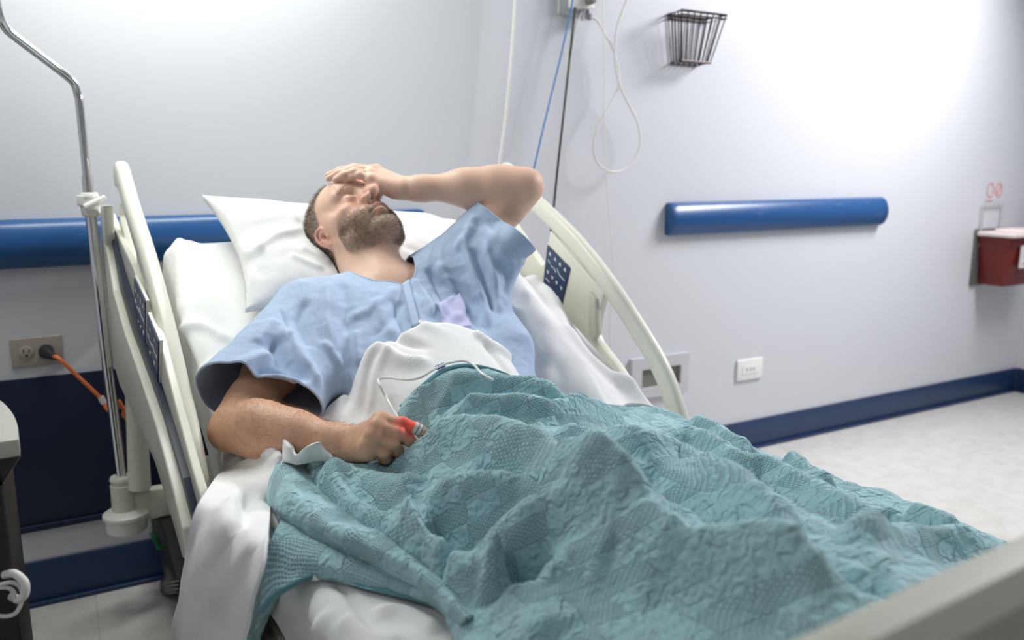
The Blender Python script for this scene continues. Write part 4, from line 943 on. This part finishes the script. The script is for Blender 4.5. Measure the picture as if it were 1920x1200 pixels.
def polygdist(P, poly):
    poly = np.array(poly); ins = np.zeros(len(P), bool); d = np.full(len(P), 9.)
    for i in range(len(poly)):
        a, b = poly[i-1], poly[i]; c = ((a[1] > P[:, 1]) != (b[1] > P[:, 1])); xx = (b[0]-a[0])*(P[:, 1]-a[1])/(b[1]-a[1]+1e-12)+a[0]; ins ^= c & (P[:, 0] < xx)
        e = b-a; t = np.clip(((P-a)@e)/(e@e+1e-12), 0, 1); d = np.minimum(d, np.linalg.norm(P-a-t[:, None]*e, axis=1))
    return np.where(ins, d, -d)
def XE(Y): return BO[0]+.915*BU[0]+(2.08-Y)*.035+.012
def over(S, Y, z, r=.035):
    """lets a cloth fall over the far edge of the mattress"""
    xe = XE(Y)-r; e = np.maximum(S-xe, 0); a = np.minimum(e/r, pi/2); X = np.where(e > 0, xe+r*np.sin(a), S)
    fall = r*(1-np.cos(a))+np.maximum(e-r*pi/2, 0)
    X = X+np.where(e > r, .010*np.sin(Y*38+2*np.sin(Y*9)), 0)
    return X, z-fall
def heightcloth(name, poly, step, zf, mat, sbox, parent=None, lip=.0, lipw=.02, uvs=True, thickness=.005, offs=0):
    (x0, y0), (x1, y1) = sbox; xs = np.arange(x0, x1, step); ys = np.arange(y0, y1, step); S, Y = np.meshgrid(xs, ys, indexing='ij')
    P = np.stack([S.ravel(), Y.ravel()], 1); g = polygdist(P, poly); nx, ny = S.shape
    idx = np.arange(nx*ny).reshape(nx, ny); F = np.stack([idx[:-1, :-1], idx[1:, :-1], idx[1:, 1:], idx[:-1, 1:]], -1).reshape(-1, 4)
    keep = (g[F] > -step*2).any(1); F = F[keep]
    P3 = np.concatenate([P, np.zeros((len(P), 1))], 1); Vc, Fc = clipmesh(P3, F, g)
    P = Vc[:, :2]; gd = np.maximum(polygdist(P, poly), 0)
    xc = np.minimum(P[:, 0], XE(P[:, 1])-.01)
    z = zf(xc, P[:, 1], P)
    k = np.clip(gd/lipw, 0, 1); z = z-lip*(1-np.sqrt(1-(1-k)**2))
    X, z = over(P[:, 0], P[:, 1], z); V = np.stack([X, P[:, 1], z], 1)
    o = mesh(name, V, Fc, mat, parent)
    if uvs:
        me = o.data; uv = me.uv_layers.new(name='UVMap'); li = np.zeros(len(me.loops), np.int32); me.loops.foreach_get('vertex_index', li)
        uv.data.foreach_set('uv', (P+np.stack([0*z, z], 1))[li].astype(np.float32).ravel())
    if thickness: thick(o, thickness)
    return o, P
topedge = [(571, 862), (600, 858), (640, 853), (690, 848), (722, 828), (738, 795), (752, 768), (792, 729), (829, 700), (867, 690), (908, 694), (950, 708), (985, 730), (1010, 742), (1040, 752), (1075, 748), (1108, 757), (1150, 764), (1220, 770), (1290, 782)]
nearedge = [(571, 880), (600, 920), (637, 955), (675, 981), (733, 1018), (771, 1050), (800, 1068), (835, 1110), (860, 1160), (868, 1200)]
pe = [tuple(onz(x, y, lambda X, Y: H(X, Y)+.012)[:2]) for x, y in topedge]; pe = [tuple(p) for p in cr([A(*p) for p in pe], 4)]
ne = [tuple(at(x, y, Z=.615)[:2]) for x, y in nearedge]; ne = [tuple(p) for p in cr([A(*p) for p in ne], 4)]
bpoly = ne[::-1]+pe+[(1.40, 1.22), (1.42, .305), (.30, .305), (.28, .45), (.33, .68)]
# ---- white top sheet, turned down over the belly
edge = [(.235, 1.32), (.30, 1.355), (.385, 1.402), (.50, 1.412), (.62, 1.430), (.70, 1.418), (.76, 1.39), (.83, 1.355), (.90, 1.315), (1.00, 1.285), (1.20, 1.25)]
el = [tuple(p) for p in cr([A(*p) for p in edge], 6)]
poly = el+[(1.20, .98)]+[tuple(bed(.075, v, 0)[:2]) for v in (1.10, .95, .72)]
def pl2(pts, dz=.0): return [onH(x, y, dz)[:2] for x, y in pts]
srid = [(pl2(p), a, b, h) for p, a, b, h in (
    ([(620, 770), (665, 705), (720, 665), (800, 640), (870, 636)], .010, .014, .004), ([(640, 790), (690, 715), (760, 680), (820, 665)], .007, .012, -.008), ([(665, 790), (700, 735), (760, 700), (820, 685)], .008, .010, .009),
    ([(690, 790), (712, 745), (740, 720)], .006, .009, .006), ([(640, 740), (690, 690), (750, 650)], .006, .010, -.006), ([(880, 625), (930, 660), (980, 710)], .009, .009, .009), ([(900, 640), (940, 690), (965, 720)], .008, .008, -.007), ([(950, 670), (1000, 715), (1030, 745)], .007, .009, .006),
    ([(1040, 742), (1100, 742), (1200, 760)], .010, .010, .010), ([(1060, 752), (1120, 752), (1180, 765)], .006, .006, -.006))]
def zs(X, Y, P): return H(X, Y)+.004-.035*np.clip(polygdist(P, bpoly)/.05-.2, 0, 1)+1.5*plines(P, srid)+.0012*vnoise(P, 16, 11)
# a wide arm trough keeps the cloth clear of the forearm
ts, P = heightcloth('top_sheet', poly, .005, zs, M['sheet'], ((.18, .78), (1.24, 1.50)), lip=.012, lipw=.012, uvs=False, thickness=.004)
tag(ts, 'white top sheet turned down across the belly and hanging over the near side', 'bed sheet')
def loft(name, rows, mat, parent, nl=90, nc=24, thickness=.004, wob=.003, seed=0, uv=True, uvo=(0, 0), ridg=None):
    R = []
    for r in rows:
        q = np.array(cr([A(*p) for p in r], 12)); L_ = np.concatenate([[0], np.cumsum(np.linalg.norm(np.diff(q, axis=0), axis=1))]); t = np.linspace(0, L_[-1], nl+1)
        R.append(np.stack([np.interp(t, L_, q[:, k]) for k in range(3)], 1))
    R = np.array(R); m = len(rows); per = nc//(m-1)+1; G = []
    for i in range(nl+1): G.append(cr(list(R[:, i]), per))
    G = np.array(G); nn = G.shape[1]; V = G.reshape(-1, 3)
    F = np.array([(i*nn+j, i*nn+j+1, (i+1)*nn+j+1, (i+1)*nn+j) for i in range(nl) for j in range(nn-1)])
    nv = normals(V, F); V = V+nv*(wob*vnoise(V, 20, seed)+wob*.5*vnoise(V, 50, seed+1))[:, None]
    if ridg: V = V+nv*plines(V, ridg)[:, None]
    o = mesh(name, V, F, mat, parent)
    if uv:
        dl = np.linalg.norm(np.diff(G, axis=0), axis=2).mean(1); dc = np.linalg.norm(np.diff(G, axis=1), axis=2).mean(0)
        a = np.concatenate([[0], np.cumsum(dl)])+uvo[0]; b = np.concatenate([[0], np.cumsum(dc)])+uvo[1]
        UV = np.stack(np.meshgrid(a, b, indexing='ij'), -1).reshape(-1, 2); me = o.data; u_ = me.uv_layers.new(name='UVMap'); li = np.zeros(len(me.loops), np.int32); me.loops.foreach_get('vertex_index', li); u_.data.foreach_set('uv', UV[li].astype(np.float32).ravel())
    if thickness: thick(o, thickness)
    return o
UX = lambda q: [at(x, y, u=u) for x, y, u in q]; ZX = lambda q: [at(x, y, Z=z) for x, y, z in q]
rows = [UX([(516, 823, .175), (522, 822, .175), (530, 832, .175), (536, 848, .18)]),
        ZX([(498, 838, .645), (509, 838, .652), (523, 848, .650), (532, 862, .640)]),
        ZX([(464, 860, .618), (490, 862, .626), (510, 876, .630), (526, 888, .625)]),
        ZX([(414, 887, .598), (452, 890, .612), (490, 905, .618), (514, 918, .612)]),
        [at(380, 932, u=-.03), at(422, 930, u=.01), at(470, 940, u=.05), at(507, 950, Z=.592)],
        UX([(360, 978, -.052), (405, 975, -.04), (462, 985, -.01), (505, 982, .02)]),
        UX([(351, 1028, -.056), (400, 1025, -.052), (455, 1025, -.032), (501, 1020, -.012)]),
        UX([(344, 1078, -.058), (390, 1076, -.055), (440, 1074, -.042), (489, 1072, -.028)]),
        UX([(334, 1130, -.058), (380, 1130, -.056), (430, 1130, -.044), (475, 1130, -.034)]),
        UX([(320, 1200, -.058), (366, 1202, -.056), (415, 1202, -.045), (458, 1200, -.036)]),
        UX([(308, 1275, -.058), (350, 1276, -.056), (400, 1276, -.045), (445, 1275, -.036)])]
rows = [list(r) for r in zip(*rows)]; rows = [r for r in rows]
hr = [([at(470, 905, u=.10), at(463, 950, u=.04), at(462, 1000, u=-.02)], .014, .014, .016), ([at(437, 940, u=.02), at(430, 980, u=-.03), at(438, 1010, u=-.04)], .014, .014, -.008), ([at(500, 850, u=.16), at(470, 900, u=.11), at(425, 960, u=-.01), at(385, 1080, u=-.055)], .006, .006, -.004), ([at(450, 1040, u=-.035), at(425, 1120, u=-.045), at(405, 1200, u=-.048)], .022, .022, .006)]
loft('sheet_overhang', rows, M['sheet'], ts, 120, 40, .003, .0015, 3, False, ridg=hr)
rows = [ZX([(518, 826, .666), (532, 820, .672), (549, 838, .66), (556, 852, .655), (568, 842, .665), (586, 832, .672), (602, 829, .67), (613, 840, .66), (625, 857, .65)]),
        ZX([(530, 828, .665), (538, 836, .665), (549, 848, .655), (556, 857, .65), (569, 850, .658), (586, 842, .662), (603, 840, .662), (612, 849, .655), (622, 859, .648)]),
        ZX([(530, 868, .640), (540, 868, .640), (549, 870, .638), (556, 872, .636), (570, 869, .638), (586, 865, .640), (602, 864, .640), (611, 865, .638), (622, 866, .635)])]
loft('sheet_fold', rows, M['sheet'], ts, 80, 12, .003, .0008, 5, False)
# ---- teal blanket
def bl(pts, z=None): return [(at(x, y, Z=z) if z else onz(x, y, lambda X, Y: H(X, Y)+.03))[:2] for x, y in pts]
rid = [  # points, width on the left/right of travel, height
    ([(745, 800), (771, 772), (815, 745), (870, 733), (958, 735), (1033, 750), (1092, 777)], .022, .016, .022), ([(790, 790), (850, 752), (930, 752), (1020, 768), (1075, 780)], .012, .012, -.016),
    ([(725, 842), (775, 812), (817, 797), (875, 781), (958, 778), (1042, 781), (1125, 788), (1190, 800)], .024, .016, .022), ([(770, 828), (840, 812), (930, 808), (1010, 822), (1080, 850), (1150, 880)], .018, .018, -.024),
    ([(640, 858), (700, 846), (758, 835), (825, 829), (875, 831), (917, 843), (979, 860), (1021, 881), (1083, 918), (1125, 943), (1167, 962), (1229, 989), (1292, 1030)], .030, .024, .030),
    ([(620, 880), (680, 905), (740, 915), (800, 905)], .030, .030, .014), ([(765, 962), (800, 950), (833, 947), (917, 931), (979, 922), (1042, 927), (1104, 952), (1160, 975)], .018, .022, .024),
    ([(762, 985), (775, 1010), (800, 1040), (845, 1065)], .014, .014, .022), ([(790, 985), (850, 1000), (920, 990), (1000, 968)], .020, .020, -.022),
    ([(860, 1070), (900, 1055), (930, 1030), (979, 1015), (1042, 990), (1104, 981), (1167, 991), (1229, 1020), (1292, 1050), (1369, 1060), (1462, 1078), (1556, 1092), (1650, 1104)], .026, .030, .034),
    ([(925, 1090), (960, 1070), (1000, 1055), (1040, 1030)], .016, .018, -.026), ([(940, 1060), (930, 1090), (915, 1130)], .014, .012, .02),
    ([(830, 1075), (870, 1085), (915, 1090), (945, 1110)], .022, .016, .020), ([(950, 1105), (1000, 1150), (1040, 1200)], .03, .03, .012),
    ([(1125, 800), (1200, 840), (1275, 862), (1350, 905), (1406, 945), (1462, 990), (1520, 1030)], .026, .026, .020), ([(1180, 860), (1270, 900), (1340, 950), (1420, 1000)], .022, .022, -.016),
    ([(1200, 815), (1300, 830), (1380, 877), (1444, 892), (1519, 930), (1594, 975), (1669, 1020), (1725, 1030)], .026, .022, .022), ([(1280, 850), (1360, 885), (1420, 930), (1490, 970)], .016, .016, -.014),
    ([(1150, 985), (1240, 1010), (1330, 1035), (1430, 1045)], .020, .020, -.012), ([(1282, 792), (1340, 812), (1372, 831), (1425, 848)], .016, .018, .018), ([(1400, 838), (1425, 850), (1452, 872)], .010, .010, -.022), ([(1455, 868), (1481, 872), (1519, 905), (1575, 932)], .014, .018, .020),
    ([(1640, 950), (1680, 975), (1720, 1000)], .018, .018, -.030), ([(1700, 960), (1760, 985), (1800, 1000)], .018, .018, .014), ([(1600, 1040), (1700, 1035), (1800, 1025), (1880, 1015)], .03, .02, .022), ([(1480, 1010), (1560, 1005), (1640, 1000)], .02, .02, -.012),
    ([(1000, 840), (1080, 850), (1160, 900), (1240, 940)], .03, .03, -.012), ([(1040, 800), (1120, 830), (1180, 880)], .012, .012, .010), ([(880, 880), (940, 895), (1000, 925), (1040, 950)], .018, .018, -.010), ([(700, 870), (760, 880), (820, 872)], .014, .014, -.008),
    ([(640, 900), (690, 945), (745, 970)], .014, .014, -.010), ([(1230, 1060), (1320, 1100), (1420, 1130), (1520, 1140)], .03, .03, -.012), ([(1000, 1080), (1080, 1050), (1150, 1060)], .02, .02, .010), ([(1500, 1060), (1600, 1075), (1690, 1085)], .02, .02, -.014)]
rid += [([(672, 862), (710, 853), (750, 840), (790, 822), (815, 806)], .014, .016, .020), ([(592, 872), (625, 912), (660, 946), (700, 975), (752, 1008), (790, 1045)], .018, .018, .014)]
rid = [(bl(p), a*1.05, b*.95, h*1.75) for p, a, b, h in rid]
XD = np.array(rkn).mean(0); handp = rarm[4:]+rg+[p for f in rf for p in f]
def zb(X, Y, P):
    z = H(X, Y)+.020+plines(P, rid)
    wq = P+.02*np.stack([vnoise(P, 7, 20), vnoise(P, 7, 21)], 1)
    R_ = lambda s, k: 1-np.abs(vnoise(wq@np.array([[.8, -.6], [.6, .8]])*A(1, .45), s, k))*2
    z += .0030*R_(9, 22)+.0026*R_(24, 23)+.0022*vnoise(P, 55, 24)+.0013*vnoise(P, 110, 25)
    z -= .05*np.clip((.36-Y)/.1, 0, 1)
    hd_ = np.linalg.norm((P-XD[:2]-RD[:2]*.01)*A(1, 1), axis=1); z -= .006*np.exp(-(hd_/.07)**4)
    near_ = hd_ < .20; gx, gy = np.meshgrid(np.arange(XD[0]-.13, XD[0]+.13, .004), np.arange(XD[1]-.10, XD[1]+.10, .004), indexing='ij'); Q = np.column_stack([gx.ravel(), gy.ravel()]); bot_ = np.full(len(Q), 9.)
    for z_ in np.arange(.56, .78, .002)[::-1]:
        m_ = gsdf(handp, np.column_stack([Q, np.full(len(Q), z_)])) < .0045; bot_[m_] = z_
    Q, bot_ = Q[bot_ < 9], bot_[bot_ < 9]; zl = np.full(near_.sum(), 9.)
    for q_, b_ in zip(Q, bot_): zl = np.minimum(zl, b_-.003+1.3*np.linalg.norm(P[near_]-q_, axis=1))
    z[near_] = -smin(-z[near_], -zl, .0001) if False else np.minimum(z[near_], zl)
    return z
bk, P = heightcloth('blanket', bpoly, .0036, zb, M['teal'], ((.20, .20), (1.42, 1.46)), lip=.036, lipw=.016, thickness=.006)
tag(bk, 'teal quilted blanket lying in folds over the legs', 'blanket')
# roll of blanket along the near side
rows = [ZX([(600, 862, .585), (640, 920, .585), (700, 970, .585), (780, 1020, .585), (850, 1065, .585), (930, 1190, .585)]),
        ZX([(556, 860, .625), (592, 914, .615), (655, 966, .610), (740, 1012, .606), (812, 1064, .602), (890, 1164, .60)]),
        ZX([(524, 866, .640), (560, 930, .637), (620, 978, .633), (700, 1020, .630), (790, 1068, .625), (880, 1162, .62)]),
        ZX([(508, 898, .625), (532, 960, .615), (590, 1000, .612), (665, 1034, .610), (772, 1086, .605), (868, 1170, .60)]),
        ZX([(505, 945, .592), (530, 980, .587), (585, 1012, .583), (655, 1045, .581), (768, 1098, .581), (862, 1180, .58)]),
        ZX([(535, 950, .578), (560, 975, .576), (610, 1000, .575), (670, 1030, .575), (780, 1085, .575), (875, 1170, .575)])]
loft('blanket_roll', rows, M['teal'], bk, 170, 60, .006, .005, 31, uvo=(.013, .03))
rows = [ZX([(540, 962, .592), (600, 992, .592), (665, 1026, .588), (745, 1066, .585), (830, 1112, .582)]),
        ZX([(512, 1004, .606), (565, 1010, .602), (625, 1034, .600), (712, 1070, .596), (825, 1120, .59)]),
        ZX([(503, 1028, .598), (548, 1036, .598), (618, 1058, .594), (704, 1086, .590), (822, 1128, .586)]),
        ZX([(500, 1070, .575), (535, 1072, .583), (600, 1074, .584), (694, 1096, .582), (828, 1134, .58)]),
        ZX([(490, 1150, .545), (522, 1116, .570), (600, 1082, .577), (687, 1104, .577), (833, 1138, .577)])]
C_ = loft('blanket_lower_fold', rows, M['teal'], bk, 150, 44, .006, .003, 35, uvo=(.02, .01))
hm_ = cr([p+A(0, 0, .003) for p in rows[-1]], 10); MB().tube(hm_, .0036, 10).build('hem', M['hem'], bk)
rows = [UX([(520, 990, .082), (522, 1010, .08), (528, 1050, .07), (526, 1110, .058), (504, 1152, .052), (488, 1200, .050), (472, 1270, .048)]),
        UX([(500, 990, .068), (503, 1010, .066), (500, 1050, .062), (495, 1110, .055), (480, 1160, .050), (466, 1210, .047), (450, 1270, .046)]),
        UX([(470, 990, .062), (470, 1010, .06), (462, 1050, .055), (450, 1110, .050), (440, 1160, .046), (430, 1210, .044), (420, 1270, .044)])]
loft('blanket_side_drape', rows, M['teal'], bk, 90, 20, .005, .003, 37, uvo=(.02, .01))
# stitched hem along the top edge on the belly
he = [onz(x, y, lambda X, Y: H(X, Y)+.018) for x, y in topedge[6:14]]; he = [p+A(0, 0, .004) for p in he]
MB().tube(cr(he, 8), .0042, 10).build('hem', M['hem'], bk)
he = [onz(x, y, lambda X, Y: H(X, Y)+.02) for x, y in ((1046, 758), (1060, 750), (1083, 746), (1100, 752), (1112, 762))]
MB().tube(cr(he, 6), [.004, .010, .012, .009, .003], 12).build('hem', M['hem'], bk)
he = [at(x, y, X=1.10) for x, y in ((1580, 955), (1592, 938), (1625, 929), (1660, 934), (1690, 952), (1712, 970))]
MB().tube(cr(he, 6), [.008, .012, .014, .012, .008], 12).build('edge_fold', M['teal'], bk)

# ---- rumpled sheet beside the far rail
n1, n2 = 90, 110; V = []; VL = .50
for j in range(n2+1):
    for i in range(n1+1):
        s, t = i/n1, j/n2; p = bed(.655+.26*s+.02*t, .30+VL*t, 0); V.append((p[0], p[1], s, t))
V = np.array(V); P = V[:, :2]; s, t = V[:, 2], V[:, 3]
hh_ = .098*np.exp(-(((s-.42)/.30)**2))*np.interp(t, [0, .08, .25, .55, .8, 1], [0, .9, 1.0, .75, .5, .1])
hh_ += .030*np.exp(-((s-.85-.1*np.sin(t*9))/.10)**2)*np.interp(t, [0, .1, .8, 1], [0, 1, 1, 0])
hh_ += .016*(1-2*np.abs(vnoise(P*A(1, .5), 13, 41)))*np.clip(hh_/.03, 0, 1)+.005*vnoise(P, 30, 42)*np.clip(hh_/.02, 0, 1)
e_ = np.minimum(np.minimum(s, 1-s), np.minimum(t, 1-t)); hh_ = hh_*np.clip(e_/.06, 0, 1)+.003
Z = zmat(P[:, 0], P[:, 1])+hh_
K = n1+1
rs = mesh('rumpled_sheet', np.stack([P[:, 0], P[:, 1], Z], 1), [(j*K+i, (j+1)*K+i, (j+1)*K+i+1, j*K+i+1) for j in range(n2) for i in range(n1)], M['sheet']); thick(rs, .004)
tag(rs, 'rumpled white draw sheet bunched between the man and the far side rail', 'bed sheet')

# ================================================================ finger sensor and its cable
T0, T1, T2 = rtips[0][1], rtips[0][2], rtips[0][3]
t = empty('finger_sensor', tuple(T1)); tag(t, 'clear finger sensor glowing red on the index fingertip with a thin white cable', 'finger sensor')
n = N('clear_tape', rough=.25, color=srgb(246, 240, 236), spec=.5, Transmission_Weight=.25, Alpha=1.0); M['tape'] = n.m
dd = (T2-T1)/np.linalg.norm(T2-T1); a = T1+(T2-T1)*.15
MB().tube([T1-(T1-T0)*.12, T1, T1+(T2-T1)*.35, T1+(T2-T1)*.62], [.0098, .0100, .0098, .0094], 20).build('tape_sleeve', M['tape'], t)
mb = MB(); 
for q in (.12, .5): c = T1+(T2-T1)*q; mb.tube([c-dd*.0008, c+dd*.0008], .0102, 20)
mb.build('tape_edge', M['greyd'], t)
n = N('red_led', color=srgb(255, 60, 50)); n.set(n.b, 'Emission Color', (1, .06, .04, 1)); n.set(n.b, 'Emission Strength', 6); M['led'] = n.m
c = T0+(T1-T0)*.72+RN*.0105; MB().lathe([(.0045, 0), (.004, .002), (.002, .003)], c, RN, 16).build('red_light', M['led'], t)
pl_ = bpy.data.lights.new('sensor_glow', 'POINT'); pl_.energy = .02; pl_.color = (1, .08, .05); pl_.shadow_soft_size = .006
po = bpy.data.objects.new('sensor_glow', pl_); COL.objects.link(po); po.location = tuple(T1+RN*.02)
q = [T1+RN*.011, T1+RN*.014-RD*.012]+[onH(x, y, .045+.02*(y < 735)) for x, y in ((735, 765), (722, 742), (712, 722), (709, 713), (716, 709), (735, 709), (765, 712), (790, 707), (808, 696), (822, 688), (840, 681), (868, 677), (888, 684), (903, 700), (925, 712))]
MB().tube(q, .0022, 8, sm=6).build('cable', M['tube'], t)
n = varied('purple_connector', srgb(58, 62, 150), srgb(66, 70, 158), 5, 100, .01, rough=.4)
MB().tube([onH(818, 690, .032), onH(833, 684, .032)], .0042, 10).build('connector', n, t)
tag(MB().tube([at(x, y, X=xx) for x, y, xx in ((1165, 764, .98), (1180, 757, 1.0), (1205, 758, 1.03), (1228, 765, 1.05), (1246, 776, 1.08))], .003, 8, sm=5).build('thin_cord', M['tube']), 'thin pale cord curling over the bedding at the foot of the far rail', 'cord')
